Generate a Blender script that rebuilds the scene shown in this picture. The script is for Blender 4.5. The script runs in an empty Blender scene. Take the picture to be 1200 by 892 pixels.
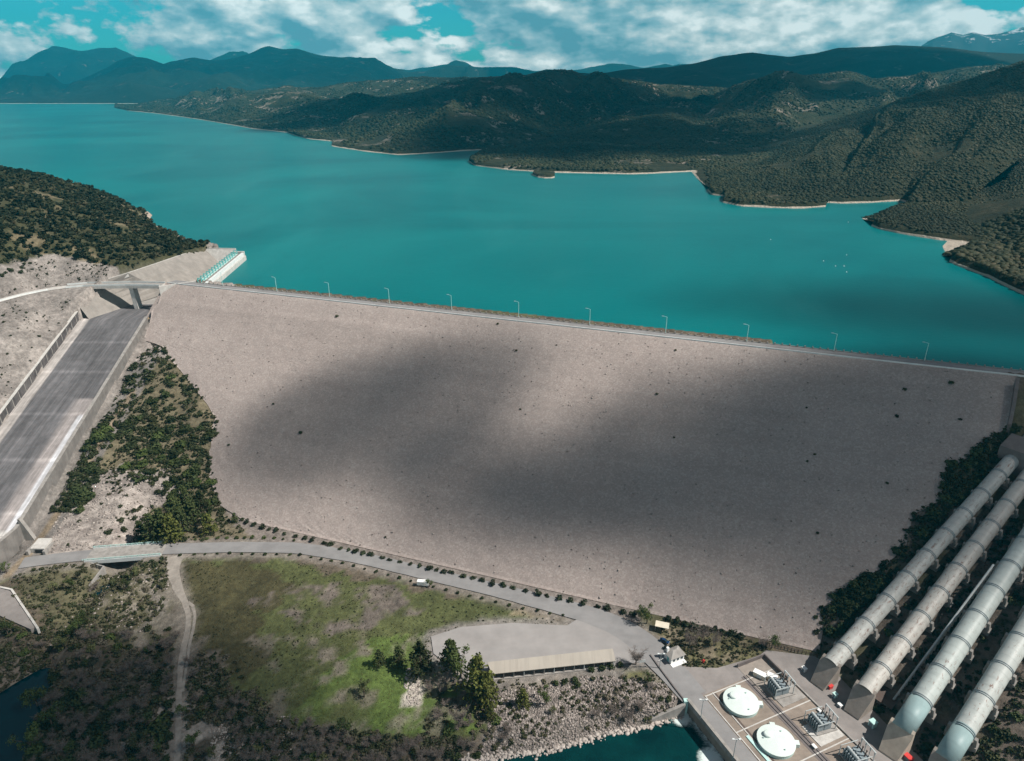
import bpy, bmesh, math, random
import numpy as np
from mathutils import Vector
R = math.radians
random.seed(7); rng = np.random.default_rng(11)
sc = bpy.context.scene
COL = sc.collection

# ------------------------------------------------------------------ survey of the place
CAMZ = 137.0                        # crest of the dam is z = 0
PITCH = math.atan(349/800); CP, SP = math.cos(PITCH), math.sin(PITCH)
def ray(px, py):
    u = (px-600)/800; v = (py-446)/800
    return u, CP-v*SP, -SP-v*CP
def W(px, py, z):                   # point at height z sighted at (px,py)
    dx, dy, dz = ray(px, py); t = (z-CAMZ)/dz
    return (dx*t, dy*t, z)
def WY(px, py, Y):                  # point at forward distance Y
    dx, dy, dz = ray(px, py); t = Y/dy
    return (dx*t, Y, CAMZ+dz*t)
def project(X, Y, Z):
    Z = Z-CAMZ; zc = np.maximum(Y*CP-Z*SP, 1.0); yc = Y*SP+Z*CP
    return 600+800*X/zc, 446-800*yc/zc
A0 = np.array([-208.3, 479.8]); CD = np.array([.94636, -.32310]); ND = np.array([-.32310, -.94636])
DD, HH = 142.0, 80.0                # downstream slope: 142 m out, 80 m down
def dam_pt(a, d, z=None):
    p = A0+CD*a+ND*d
    return (p[0], p[1], -HH/DD*d if z is None else z)
def on_dam(px, py, off=0.0):
    dx, dy, dz = ray(px, py); k = HH/DD
    t = (k*(A0@ND)-CAMZ+off)/(dz+k*(dx*ND[0]+dy*ND[1]))
    return np.array([t*dx, t*dy, CAMZ+t*dz])
def ad(p):
    q = np.array([p[0], p[1]])-A0
    return q@CD, q@ND

# ------------------------------------------------------------------ noise
def _h(ix, iy, s):
    n = (ix*374761393+iy*668265263+s*1274126177) & 0xFFFFFFFF
    n = ((n ^ (n >> 13))*1274126177) & 0xFFFFFFFF
    return ((n ^ (n >> 16)) & 0xFFFF)/65535.0
def vn(x, y, s=0):
    x = np.asarray(x, float); y = np.asarray(y, float)
    ix = np.floor(x).astype(np.int64); iy = np.floor(y).astype(np.int64)
    fx = x-ix; fy = y-iy; fx = fx*fx*(3-2*fx); fy = fy*fy*(3-2*fy)
    a = _h(ix, iy, s); b = _h(ix+1, iy, s); c = _h(ix, iy+1, s); d = _h(ix+1, iy+1, s)
    return (a*(1-fx)+b*fx)*(1-fy)+(c*(1-fx)+d*fx)*fy
def fbm(x, y, s=0, o=5, ridged=False):
    r = 0; amp = 1; tot = 0
    for k in range(o):
        n = vn(x*2**k+17.3*k, y*2**k-9.1*k, s+k)
        if ridged: n = 1-abs(2*n-1)
        r = r+n*amp; tot += amp; amp *= .5
    return r/tot
def sst(a, b, x):
    t = np.clip((x-a)/(b-a), 0, 1); return t*t*(3-2*t)
def inpoly(x, y, poly):
    x = np.asarray(x); y = np.asarray(y); r = np.zeros(x.shape, bool); n = len(poly)
    for i in range(n):
        x1, y1 = poly[i][:2]; x2, y2 = poly[(i+1) % n][:2]
        if y1 == y2: continue
        r ^= ((y1 > y) != (y2 > y)) & (x < (x2-x1)*(y-y1)/(y2-y1)+x1)
    return r
def dist_poly(x, y, pts, closed=False):
    """distance to polyline and parameter-interpolated z"""
    best = np.full(np.shape(x), 1e9); bz = np.zeros(np.shape(x)); m = len(pts)
    for i in range(m if closed else m-1):
        p = pts[i]; q = pts[(i+1) % m]; dx, dy = q[0]-p[0], q[1]-p[1]; L2 = dx*dx+dy*dy+1e-9
        t = np.clip(((x-p[0])*dx+(y-p[1])*dy)/L2, 0, 1)
        d = np.hypot(x-p[0]-t*dx, y-p[1]-t*dy); k = d < best
        best = np.where(k, d, best)
        if len(p) > 2: bz = np.where(k, p[2]+t*(q[2]-p[2]), bz)
    return best, bz
def PX(pts, z): return [W(a, b, z) for a, b in pts]

# ------------------------------------------------------------------ objects
def tag(o, label=None, cat=None, group=None, kind=None):
    if label: o['label'] = label
    if cat: o['category'] = cat
    if group: o['group'] = group
    if kind: o['kind'] = kind
    return o
def empty(name, loc, label, cat, group=None, rz=0, s=1):
    o = bpy.data.objects.new(name, None); COL.objects.link(o); o.empty_display_size = .5
    o.location = loc; o.rotation_euler.z = rz; o.scale = (s, s, s) if not hasattr(s, '__len__') else s
    return tag(o, label, cat, group)
def raw_mesh(name, V, F, m, parent=None, smooth=False, attrs=None):
    """V (n,3), F (k,c) uniform or list of lists"""
    me = bpy.data.meshes.new(name); V = np.asarray(V, np.float32)
    if isinstance(F, np.ndarray):
        k, c = F.shape
        me.vertices.add(len(V)); me.vertices.foreach_set('co', V.ravel())
        me.loops.add(k*c); me.loops.foreach_set('vertex_index', F.astype(np.int32).ravel())
        me.polygons.add(k); me.polygons.foreach_set('loop_start', np.arange(0, k*c, c, dtype=np.int32))
        me.polygons.foreach_set('loop_total', np.full(k, c, np.int32))
        me.update(calc_edges=True); me.validate()
    else:
        me.from_pydata([tuple(map(float, v)) for v in V], [], F); me.update()
    if smooth: me.polygons.foreach_set('use_smooth', np.ones(len(me.polygons), bool))
    for k, v in (attrs or {}).items():
        if v.ndim == 1:
            at = me.attributes.new(k, 'FLOAT', 'POINT'); at.data.foreach_set('value', v.astype(np.float32))
        else:
            at = me.attributes.new(k, 'FLOAT_COLOR', 'POINT')
            c4 = np.ones((len(v), 4), np.float32); c4[:, :3] = v; at.data.foreach_set('color', c4.ravel())
    if m: me.materials.append(m)
    o = bpy.data.objects.new(name, me); COL.objects.link(o)
    if parent: o.parent = parent
    return o
def copy_tree(o, parent=None):
    c = o.copy(); COL.objects.link(c)
    if parent is not None: c.parent = parent
    for ch in list(o.children): copy_tree(ch, c)
    return c

class MB:
    def __init__(s): s.v = []; s.f = []
    def add(s, V, F):
        b = len(s.v); s.v += [tuple(v) for v in V]; s.f += [[i+b for i in f] for f in F]; return s
    def box(s, x0, y0, z0, x1, y1, z1):
        V = [(x, y, z) for z in (z0, z1) for y in (y0, y1) for x in (x0, x1)]
        return s.add(V, [[0, 2, 3, 1], [4, 5, 7, 6], [0, 1, 5, 4], [2, 6, 7, 3], [0, 4, 6, 2], [1, 3, 7, 5]])
    def prism(s, poly, z0, z1):
        n = len(poly); V = [(p[0], p[1], z0) for p in poly]+[(p[0], p[1], z1) for p in poly]
        ar = sum(poly[i][0]*poly[(i+1) % n][1]-poly[(i+1) % n][0]*poly[i][1] for i in range(n))
        F = [list(range(n))[::-1], list(range(n, 2*n))]+[[i, (i+1) % n, n+(i+1) % n, n+i] for i in range(n)]
        if ar < 0: F = [f[::-1] for f in F]
        return s.add(V, F)
    def hull8(s, bot, top):
        V = list(bot)+list(top)
        return s.add(V, [[3, 2, 1, 0], [4, 5, 6, 7], [0, 1, 5, 4], [1, 2, 6, 5], [2, 3, 7, 6], [3, 0, 4, 7]])
    def tube(s, p, q, r0, r1=None, n=8, caps=True):
        r1 = r0 if r1 is None else r1
        p = Vector(p); q = Vector(q); d = (q-p).normalized()
        a = d.orthogonal().normalized(); b = d.cross(a)
        V = [p+(a*math.cos(t)+b*math.sin(t))*r0 for t in [2*math.pi*i/n for i in range(n)]]
        V += [q+(a*math.cos(t)+b*math.sin(t))*r1 for t in [2*math.pi*i/n for i in range(n)]]
        F = [[i, (i+1) % n, n+(i+1) % n, n+i] for i in range(n)]
        if caps: F += [list(range(n))[::-1], list(range(n, 2*n))]
        return s.add(V, F)
    def lathe(s, prof, n=24, c=(0, 0)):
        V = []; F = []
        for r, z in prof:
            V += [(c[0]+r*math.cos(2*math.pi*i/n), c[1]+r*math.sin(2*math.pi*i/n), z) for i in range(n)]
        for k in range(len(prof)-1):
            F += [[k*n+i, k*n+(i+1) % n, (k+1)*n+(i+1) % n, (k+1)*n+i] for i in range(n)]
        F += [list(range(n))[::-1], [(len(prof)-1)*n+i for i in range(n)]]
        return s.add(V, F)
    def wall(s, pts, thick, side=0):
        """pts: (x,y,zbase,ztop) polyline -> solid wall of given thickness"""
        n = len(pts); L = []
        for i, p in enumerate(pts):
            a = pts[max(i-1, 0)]; b = pts[min(i+1, n-1)]
            t = Vector((b[0]-a[0], b[1]-a[1])).normalized(); nn = Vector((-t.y, t.x))
            o1 = nn*(thick*(.5+side)); o2 = nn*(thick*(-.5+side))
            L.append([(p[0]+o1.x, p[1]+o1.y, p[2]), (p[0]+o2.x, p[1]+o2.y, p[2]), (p[0]+o2.x, p[1]+o2.y, p[3]), (p[0]+o1.x, p[1]+o1.y, p[3])])
        V = [v for q in L for v in q]; F = []
        for i in range(n-1):
            for k in range(4): F.append([i*4+k, i*4+(k+1) % 4, i*4+4+(k+1) % 4, i*4+4+k])
        F += [[3, 2, 1, 0], [(n-1)*4+k for k in range(4)]]
        return s.add(V, F)
    def build(s, name, m, parent=None, smooth=False, bevel=0):
        bm = bmesh.new(); vs = [bm.verts.new(v) for v in s.v]
        for f in s.f:
            try: bm.faces.new([vs[i] for i in f])
            except ValueError: pass
        bmesh.ops.recalc_face_normals(bm, faces=bm.faces)
        if bevel:
            try: bmesh.ops.bevel(bm, geom=list(bm.edges), offset=bevel, segments=1, affect='EDGES')
            except Exception: pass
        me = bpy.data.meshes.new(name); bm.to_mesh(me); bm.free()
        if smooth: me.polygons.foreach_set('use_smooth', np.ones(len(me.polygons), bool))
        if m: me.materials.append(m)
        o = bpy.data.objects.new(name, me); COL.objects.link(o)
        if parent: o.parent = parent
        return o

# ------------------------------------------------------------------ materials
class NT:
    def __init__(s, name):
        s.m = bpy.data.materials.new(name); s.m.use_nodes = True; s.t = s.m.node_tree
        s.b = s.t.nodes['Principled BSDF']; s.b.inputs['Specular IOR Level'].default_value = .25
        s.tc = s.n('ShaderNodeTexCoord').outputs['Object']
    def n(s, t, **k):
        x = s.t.nodes.new(t)
        for a, b in k.items(): setattr(x, a, b)
        return x
    def l(s, a, b): s.t.links.new(a, b)
    def mapv(s, sc_, vec=None):
        m = s.n('ShaderNodeMapping'); m.inputs['Scale'].default_value = sc_ if hasattr(sc_, '__len__') else (sc_,)*3
        s.l(vec or s.tc, m.inputs['Vector']); return m.outputs[0]
    def noise(s, sc_, detail=4, rough=.55, dist=0, vec=None):
        x = s.n('ShaderNodeTexNoise'); x.inputs['Scale'].default_value = 1
        x.inputs['Detail'].default_value = detail; x.inputs['Roughness'].default_value = rough; x.inputs['Distortion'].default_value = dist
        s.l(s.mapv(sc_, vec), x.inputs['Vector']); return x.outputs['Fac']
    def voro(s, sc_, out='Distance', feature='F1'):
        x = s.n('ShaderNodeTexVoronoi', feature=feature); x.inputs['Scale'].default_value = 1
        s.l(s.mapv(sc_), x.inputs['Vector']); return x.outputs[out]
    def ramp(s, f, stops):
        x = s.n('ShaderNodeValToRGB'); e = x.color_ramp.elements
        while len(e) < len(stops): e.new(.5)
        for i, (p, c) in enumerate(stops):
            e[i].position = p; e[i].color = (*c, 1) if hasattr(c, '__len__') else (c, c, c, 1)
        s.l(f, x.inputs[0]); return x.outputs[0]
    def mix(s, f, a, b, mode='MIX'):
        x = s.n('ShaderNodeMix', data_type='RGBA', blend_type=mode)
        for i, v in ((0, f), (6, a), (7, b)):
            if hasattr(v, 'links') or isinstance(v, bpy.types.NodeSocket): s.l(v, x.inputs[i])
            elif hasattr(v, '__len__'): x.inputs[i].default_value = (*v, 1)
            else: x.inputs[i].default_value = v
        return x.outputs[2]
    def math(s, op, a, b=0.0):
        x = s.n('ShaderNodeMath', operation=op)
        for i, v in ((0, a), (1, b)):
            if isinstance(v, bpy.types.NodeSocket): s.l(v, x.inputs[i])
            else: x.inputs[i].default_value = v
        return x.outputs[0]
    def bump(s, h, dist=.1, st=1.0):
        x = s.n('ShaderNodeBump'); x.inputs['Distance'].default_value = dist; x.inputs['Strength'].default_value = st
        s.l(h, x.inputs['Height']); s.l(x.outputs[0], s.b.inputs['Normal'])
    def col(s, c): s.l(c, s.b.inputs['Base Color'])
    def rough(s, v): s.b.inputs['Roughness'].default_value = v
def simple(name, c, var=.25, scale=.6, rough=.85, bump=.02, streak=None, dark=None):
    t = NT(name); n = t.noise(scale, 6, .65)
    lo = tuple(x*(1-var) for x in c); hi = tuple(min(1, x*(1+var)) for x in c)
    k = t.ramp(n, [(.3, lo), (.7, hi)])
    if streak: k = t.mix(t.ramp(t.noise(streak, 4, .6), [(.45, 0), (.75, .6)]), k, dark or tuple(x*.45 for x in c))
    t.col(k); t.rough(rough)
    if bump: t.bump(t.noise(scale*6, 5, .7), bump)
    return t.m
def foliage(name, stops, objrnd=True, attr=None, trans=.15):
    t = NT(name)
    if attr:
        a = t.n('ShaderNodeAttribute', attribute_name=attr); f = a.outputs['Fac']
    else:
        oi = t.n('ShaderNodeObjectInfo'); f = oi.outputs['Random']
    n = t.noise(.8 if not attr else .5, 3)
    f = t.math('ADD', t.math('MULTIPLY', f, .7), t.math('MULTIPLY', n, .3))
    t.col(t.ramp(f, stops)); t.rough(.7); t.b.inputs['Specular IOR Level'].default_value = .15
    return t.m
MT = {}
MT['concrete'] = simple('concrete', (.30, .28, .26), .22, .25, .85, .02, streak=(.5, .5, .06))
MT['wall_grey'] = simple('weathered_grey_concrete', (.185, .170, .158), .25, .2, .9, .02, streak=(.5, .5, .05), dark=(.11, .10, .095))
MT['lining'] = simple('lining_concrete', (.245, .222, .20), .2, .12, .9, .02, streak=(.3, .3, .05), dark=(.18, .165, .15))
MT['concrete_pale'] = simple('pale_concrete', (.50, .48, .45), .15, .3, .85, .02, streak=(.6, .6, .08), dark=(.30, .28, .26))
MT['concrete_white'] = simple('white_concrete', (.60, .62, .61), .1, .3, .8, .01)
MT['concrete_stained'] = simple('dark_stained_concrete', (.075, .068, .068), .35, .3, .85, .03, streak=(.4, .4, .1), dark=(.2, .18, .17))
MT['block'] = simple('block_concrete', (.27, .235, .205), .2, .35, .9, .02)
MT['block_dark'] = simple('dark_block_concrete', (.15, .13, .125), .2, .35, .9, .02)
MT['block_tan'] = simple('tan_block_concrete', (.40, .34, .28), .2, .35, .9, .02)  # lighter and tanner than the other penstock blocks
MT['asphalt'] = simple('road_asphalt', (.215, .208, .206), .16, .12, .9, .01, streak=(.07, .2, .1), dark=(.27, .26, .255))
MT['apron'] = simple('apron_asphalt', (.235, .212, .20), .22, .1, .9, .01, streak=(.1, .06, .1), dark=(.14, .13, .125))
MT['yard'] = simple('yard_gravel', (.29, .272, .262), .16, .07, .95, .02, streak=(.05, .16, .1), dark=(.25, .24, .235))
MT['track'] = simple('track_gravel', (.27, .24, .21), .25, .4, .95, .03)
MT['deck'] = simple('deck_concrete', (.25, .205, .17), .25, .14, .9, .01, streak=(.15, .5, .1), dark=(.16, .13, .11))
MT['roof'] = simple('shed_roof', (.36, .325, .28), .06, .1, .7, 0, streak=(.9, .06, .1), dark=(.27, .245, .215))
MT['white'] = simple('white_paint', (.78, .78, .76), .05, .5, .5, 0)
MT['cream'] = simple('cream_paint', (.66, .60, .48), .08, .5, .6, 0)
MT['tank'] = simple('tank_paint', (.60, .67, .64), .06, .25, .5, 0, streak=(.4, .4, .1), dark=(.60, .70, .66))
MT['tank_wall'] = simple('tank_wall_paint', (.40, .53, .50), .1, .25, .5, 0)
MT['teal'] = simple('teal_paint', (.16, .48, .46), .12, .4, .55, 0)
MT['pale_teal'] = simple('pale_teal_paint', (.45, .66, .62), .1, .4, .5, 0)
MT['grey_metal'] = simple('grey_metal', (.21, .25, .27), .2, .8, .5, 0)
MT['galv'] = simple('galvanised_steel', (.40, .43, .43), .12, .6, .5, 0)
MT['dark'] = simple('dark_metal', (.03, .03, .032), .2, 1, .6, 0)
MT['brown'] = simple('brown_metal_roof', (.10, .075, .065), .2, .4, .8, .01)
MT['red'] = simple('red_paint', (.55, .05, .045), .1, .5, .5, 0)
MT['bluecar'] = simple('blue_car_paint', (.01, .035, .09), .1, .5, .25, 0)
MT['blackcar'] = simple('dark_green_car_paint', (.01, .018, .018), .1, .5, .25, 0)
MT['glass'] = simple('dark_glass', (.02, .03, .035), .1, .5, .1, 0)
MT['trunk'] = simple('bark', (.10, .075, .055), .3, 2, .95, .02)
MT['dead'] = simple('grey_twigs', (.165, .135, .118), .3, 1, .95, 0)
MT['rock'] = simple('pale_rock', (.38, .34, .31), .3, .6, .9, .05)

def leafmat(n, c, v=.5):
    return foliage(n, [(.2, tuple(x*(1-v) for x in c)), (.5, c), (.8, tuple(x*(1+v*.8) for x in c))])
MT['leaf_dark'] = leafmat('dark_green_leaves', (.036, .047, .017))
MT['leaf_green'] = leafmat('green_leaves', (.052, .070, .020))
MT['leaf_olive'] = leafmat('olive_leaves', (.072, .078, .032))
MT['leaf_grey'] = leafmat('greyish_leaves', (.075, .080, .058))
MT['leaf_pine'] = leafmat('pine_needles', (.055, .070, .024))
MT['leaf_pine2'] = leafmat('sunlit_yellowish_needles', (.095, .105, .026))  # brighter yellow of sunlit pines put into the needle colour
MT['leaf_row'] = leafmat('hedge_leaves', (.030, .038, .018), .35)
MT['scrub'] = foliage('scrub_leaves', [(.1, (.018, .024, .010)), (.4, (.045, .052, .022)), (.65, (.085, .078, .045)), (.9, (.13, .11, .085))], attr='rnd')
MT['forest'] = foliage('forest_crowns', [(.12, (.010, .015, .007)), (.38, (.022, .028, .012)), (.6, (.042, .043, .019)), (.82, (.072, .062, .036))], attr='rnd')
MT['grass'] = foliage('grass_tufts', [(.1, (.045, .055, .018)), (.45, (.09, .115, .030)), (.7, (.11, .10, .04)), (.95, (.15, .13, .08))], attr='rnd')
MT['stones'] = foliage('loose_stones', [(.1, (.13, .11, .10)), (.5, (.29, .25, .225)), (.9, (.46, .41, .37))], attr='rnd')

def penstock_mat(name, c, rustamt):
    t = NT(name)
    k = t.ramp(t.noise((.12, .25, .25), 5, .6), [(.3, tuple(x*.86 for x in c)), (.7, tuple(min(1, x*1.1) for x in c))])
    k = t.mix(t.ramp(t.noise((.5, .18, .18), 4, .6), [(.5, 0), (.8, .5)]), k, tuple(x*.68 for x in c))
    r = t.noise((.35, .9, .9), 7, .75, .6); big = t.noise(.055, 2)
    m = t.math('MULTIPLY', t.ramp(r, [(.60-.03*rustamt, 0), (.64, .85)]), t.ramp(big, [(.62-.12*rustamt, 0), (.70-.1*rustamt, 1)]))
    k = t.mix(m, k, (.16, .07, .045)); t.col(k); t.rough(.48); return t.m
PEN = [penstock_mat('penstock_paint_rusty', (.43, .435, .41), 2.4), penstock_mat('penstock_paint_beige', (.45, .435, .40), 2.1),
       penstock_mat('penstock_paint_green', (.41, .45, .43), 1.0), penstock_mat('penstock_paint_pale', (.42, .445, .425), 1.3)]
MT['pen_teal'] = penstock_mat('penstock_paint_teal', (.24, .33, .335), .3)

# dam face: crushed rock
t = NT('rockfill')
f1 = t.noise(2.1, 6, .8); f2 = t.noise(.02, 4, .6); v1 = t.voro(1.25, 'Color'); sp = t.voro(.16, 'Distance')
k = t.ramp(f2, [(.3, (.292, .246, .228)), (.7, (.345, .294, .272))])
k = t.mix(.30, k, t.ramp(f1, [(.33, (.12, .095, .085)), (.5, (.32, .26, .23)), (.68, (.54, .46, .41))]))
sep = t.n('ShaderNodeSeparateColor'); t.l(v1, sep.inputs[0])
k = t.mix(.16, k, t.ramp(sep.outputs[0], [(.0, (.12, .10, .095)), (.6, (.30, .26, .24)), (.95, (.6, .55, .5))]))
at = t.n('ShaderNodeAttribute', attribute_name='tint'); k = t.mix(1.0, k, at.outputs['Color'], 'MULTIPLY')
t.col(k); t.rough(.95); t.bump(t.noise(2.4, 4, .75), .2); MT['rockfill'] = t.m
# terrain
t = NT('ground_soil')
at = t.n('ShaderNodeAttribute', attribute_name='albedo').outputs['Color']
k = t.mix(1.0, at, t.ramp(t.noise(.35, 8, .75), [(.28, .45), (.5, .95), (.72, 1.6)]), 'MULTIPLY')
k = t.mix(1.0, k, t.ramp(t.noise(.06, 5, .6, .4), [(.3, .72), (.7, 1.22)]), 'MULTIPLY')
t.col(k); t.rough(.95); t.bump(t.noise(.6, 7, .75), .8); MT['ground'] = t.m
# concrete chute floor
t = NT('chute_floor')
at = t.n('ShaderNodeAttribute', attribute_name='albedo').outputs['Color']
k = t.mix(1.0, at, t.ramp(t.noise((.42, .018, .05), 7, .72, .3), [(.3, .6), (.5, 1.0), (.72, 1.55)]), 'MULTIPLY')
k = t.mix(1.0, k, t.ramp(t.noise(.25, 4, .6), [(.3, .82), (.7, 1.15)]), 'MULTIPLY')
t.col(k); t.rough(.85); MT['chute'] = t.m
# hills
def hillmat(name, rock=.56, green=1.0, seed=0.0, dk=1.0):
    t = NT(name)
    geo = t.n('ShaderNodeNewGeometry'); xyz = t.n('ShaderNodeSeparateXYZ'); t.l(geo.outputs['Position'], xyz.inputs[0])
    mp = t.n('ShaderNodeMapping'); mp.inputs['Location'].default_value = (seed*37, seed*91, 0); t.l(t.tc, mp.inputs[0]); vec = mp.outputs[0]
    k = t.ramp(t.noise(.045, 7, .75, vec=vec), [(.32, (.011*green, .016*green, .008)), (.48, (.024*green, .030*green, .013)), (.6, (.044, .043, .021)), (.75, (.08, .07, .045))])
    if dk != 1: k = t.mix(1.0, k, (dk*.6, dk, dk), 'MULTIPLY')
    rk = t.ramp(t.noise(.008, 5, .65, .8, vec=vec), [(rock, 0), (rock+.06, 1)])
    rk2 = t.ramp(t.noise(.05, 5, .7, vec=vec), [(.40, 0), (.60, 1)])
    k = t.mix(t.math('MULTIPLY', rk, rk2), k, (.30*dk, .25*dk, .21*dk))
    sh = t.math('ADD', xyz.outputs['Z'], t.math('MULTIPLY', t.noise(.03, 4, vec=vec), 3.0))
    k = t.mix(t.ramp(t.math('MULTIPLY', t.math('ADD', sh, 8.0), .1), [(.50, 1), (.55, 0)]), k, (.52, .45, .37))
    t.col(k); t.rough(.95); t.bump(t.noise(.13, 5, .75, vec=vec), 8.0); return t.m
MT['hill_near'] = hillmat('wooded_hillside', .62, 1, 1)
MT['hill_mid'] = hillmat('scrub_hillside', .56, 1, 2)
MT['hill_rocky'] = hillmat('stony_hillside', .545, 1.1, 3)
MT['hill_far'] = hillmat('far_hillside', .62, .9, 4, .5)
t = NT('snowy_mountain')
geo = t.n('ShaderNodeNewGeometry'); xyz = t.n('ShaderNodeSeparateXYZ'); t.l(geo.outputs['Position'], xyz.inputs[0])
hz = t.math('ADD', t.math('MULTIPLY', xyz.outputs['Z'], .0006), t.math('MULTIPLY', t.noise(.0045, 7, .8), 1.5))
t.col(t.ramp(t.math('SUBTRACT', hz, .8), [(.50, (.03, .045, .05)), (.60, (.7, .74, .76))])); t.rough(.9); MT['snow'] = t.m

# water
def water(name, deep, shallow, rough=.12, wave=.6, bumpd=.06, scale=.12):
    t = NT(name)
    k = t.ramp(t.noise((.0024, .0032, .003), 6, .6, .8), [(.32, deep), (.68, shallow)]); k = t.mix(t.ramp(t.noise((.006, .0016, .003), 6, .65, 1.0), [(.52, 0), (.72, .35)]), k, tuple(min(1, x*1.15+.02) for x in shallow))
    t.col(k); t.rough(rough); t.b.inputs['IOR'].default_value = 1.33; t.b.inputs['Specular IOR Level'].default_value = .05; t.b.inputs['Specular Tint'].default_value = (.35, 1, 1, 1)
    t.bump(t.math('ADD', t.noise((scale, scale*2.2, scale), 5, .65), t.math('MULTIPLY', t.noise(scale*.15, 3), 1.5)), bumpd); return t.m
MT['lake'] = water('lake_water', (.0, .098, .108), (.003, .156, .158), .3, bumpd=.10, scale=.16)
t = NT('river_water')
k = t.ramp(t.noise(.08, 5, .6), [(.3, (.001, .016, .018)), (.7, (.002, .036, .036))])
fo = t.n('ShaderNodeAttribute', attribute_name='foam').outputs['Fac']
k = t.mix(t.ramp(t.math('MULTIPLY', fo, t.math('ADD', t.noise((.35, .9, .5), 7, .75, 2.5), .12)), [(.27, 0), (.50, 1)]), k, (.6, .68, .66))
t.col(k); t.rough(.1); t.b.inputs['IOR'].default_value = 1.33; t.bump(t.noise(.5, 5, .65, 1.0), .2); MT['river'] = t.m
t = NT('pond_water'); t.col(t.ramp(t.noise(.1), [(.3, (.001, .015, .022)), (.7, (.002, .022, .030))])); t.rough(.08); t.bump(t.noise(.6, 3), .02); MT['pond'] = t.m

# ------------------------------------------------------------------ terrain sheet
def chute_z(Y): return -22-.31*(454-Y)
def chR(Y): return -252-8*(Y-287)/168      # right edge of chute floor
def chL(Y): return -301-8*(Y-287)/168
CP_ = []
def P(px, py, z): CP_.append(W(px, py, z))
def Q(x, y, z): CP_.append((x, y, z))
GL = [(190, 337), (178, 365), (168, 398), (190, 405), (215, 440), (235, 465), (254, 490), (245, 525), (246, 560), (256, 592), (285, 612)]
GR = [(1192, 440), (1187, 470), (1180, 500), (1150, 525), (1110, 552), (1107, 585), (1070, 603), (1062, 640), (1035, 665), (985, 692), (966, 730), (960, 762)]
LEFT = sorted([(max(0, ad(on_dam(*p))[1]), ad(on_dam(*p))[0]) for p in GL]); RIGHT = sorted([(max(0, ad(on_dam(*p))[1]), ad(on_dam(*p))[0]) for p in GR])
LEFT[-1] = (DD, LEFT[-1][1]); RIGHT[-1] = (DD, RIGHT[-1][1]); LEFT[0] = (0, LEFT[0][1])
def Lim(d): return np.interp(d, [p[0] for p in LEFT], [p[1] for p in LEFT]), np.interp(d, [p[0] for p in RIGHT], [p[1] for p in RIGHT])
for p in GL[4:]+GR: CP_.append(tuple(on_dam(*p)))
Q(-239.7, 438, -29); Q(-250, 462, -20); Q(-256, 486, -5)
for Y, dz in ((440, -3), (410, -4), (375, -4.5), (340, -5), (305, -6), (280, -6)): Q(chR(Y)+5, Y, chute_z(Y)+dz)
for x, y, z in ((-212, 350, -61), (-210, 380, -52), (-215, 322, -69), (-228, 300, -76), (-200, 300, -79), (-235, 320, -70)): Q(x, y, z)
for p in [(300,650,-80.3),(500,685,-80.3),(650,715,-80.3),(400,700,-81),(250,700,-81.3),(400,780,-82.5),(300,800,-83),(500,800,-83),(450,850,-84.5),(560,850,-83.2),(250,860,-86),(350,892,-86),(500,892,-85.2),
          (220,660,-80.3),(200,720,-83),(100,760,-86),(150,800,-87),(200,860,-87),(60,740,-86),(20,760,-86),(120,880,-89),(200,930,-90),(0,720,-83),(60,700,-84),(0,690,-82),(-60,700,-82),
          (120,600,-74),(70,630,-76),(110,645,-79.5),(220,620,-78.5),(270,622,-80),(640,790,-82),(580,800,-82.3),(700,785,-81.5),(760,800,-81),(790,805,-80.5),(700,700,-80),(800,740,-80.2),(900,770,-80.2),(850,700+52,-80)]: P(*p)
# right hillside below the penstocks
for s_, z in ((0, -80), (.25, -68.5), (.5, -57.3), (.75, -46), (1, -35), (1.3, -20), (1.6, -6)):
    for ox, oy in ((128, 199), (136, 186), (141, 171), (150, 158)): Q(ox+107*s_, oy+77*s_, z)
    Q(175+105*s_, 135+77*s_, z+6+3*s_)
    Q(230+105*s_, 90+77*s_, z+16+3*s_)
for x, y, z in ((262,318,-2),(285,312,-1.5),(310,302,-1),(330,330,-6),(400,320,-2),(300,345,-14),(360,285,3),(330,400,-12),(400,460,-16),(460,250,30),(500,50,30),(200,80,-75),(140,100,-82),(300,0,-40),
                (-200,580,-35),(0,490,-42),(200,430,-40),(320,440,-22),(0,700,-60),(300,700,-40),(500,900,-40),(500,600,-20),(-120,800,-50),
                (0,0,-95),(-200,0,-90),(-200,120,-93),(-350,60,-88),(-500,0,-60),(-330,200,-78),(-420,230,-60),(-340,290,-66),(-320,270,-78)): Q(x, y, z)
for Y in (300, 340, 380, 420, 450): Q(chL(Y)-5, Y, chute_z(Y)+6.5); Q(chL(Y)-32, Y, chute_z(Y)+17+(Y-300)*.02)
for p in [(95,350,-3),(60,348,-2),(20,365,-3),(0,375,-4),(60,337,0),(100,331,0),(0,349,0),(-40,358,0),(60,300,18),(0,316,18),(100,308,13),(150,319,4.5),(170,314,3.5),(20,333,6),(100,325,4),(50,318,9),(0,332,9),(-60,330,12),
          (0,199,50),(50,209,42),(105,221,25),(-60,195,54),(0,250,42),(100,270,24),(180,298,7),(60,240,40),(140,245,15),(165,254,2),(190,272,0),(215,290,1),(200,285,3),(225,288,.5),(180,268,1),(170,258,1.5),(-80,200,56),(-80,260,50)]: P(*p)
for x, y, z in ((-560,920,-12),(-480,900,-18),(-400,800,-16),(-335,700,-13),(-292,650,-10),(-650,960,-10),(-900,1000,-10),(-800,700,62),(-900,450,70),(-600,450,45),(-500,380,20),(-520,280,-10),(-276,625,-9)): Q(x, y, z)
cp = np.array(CP_)
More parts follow.
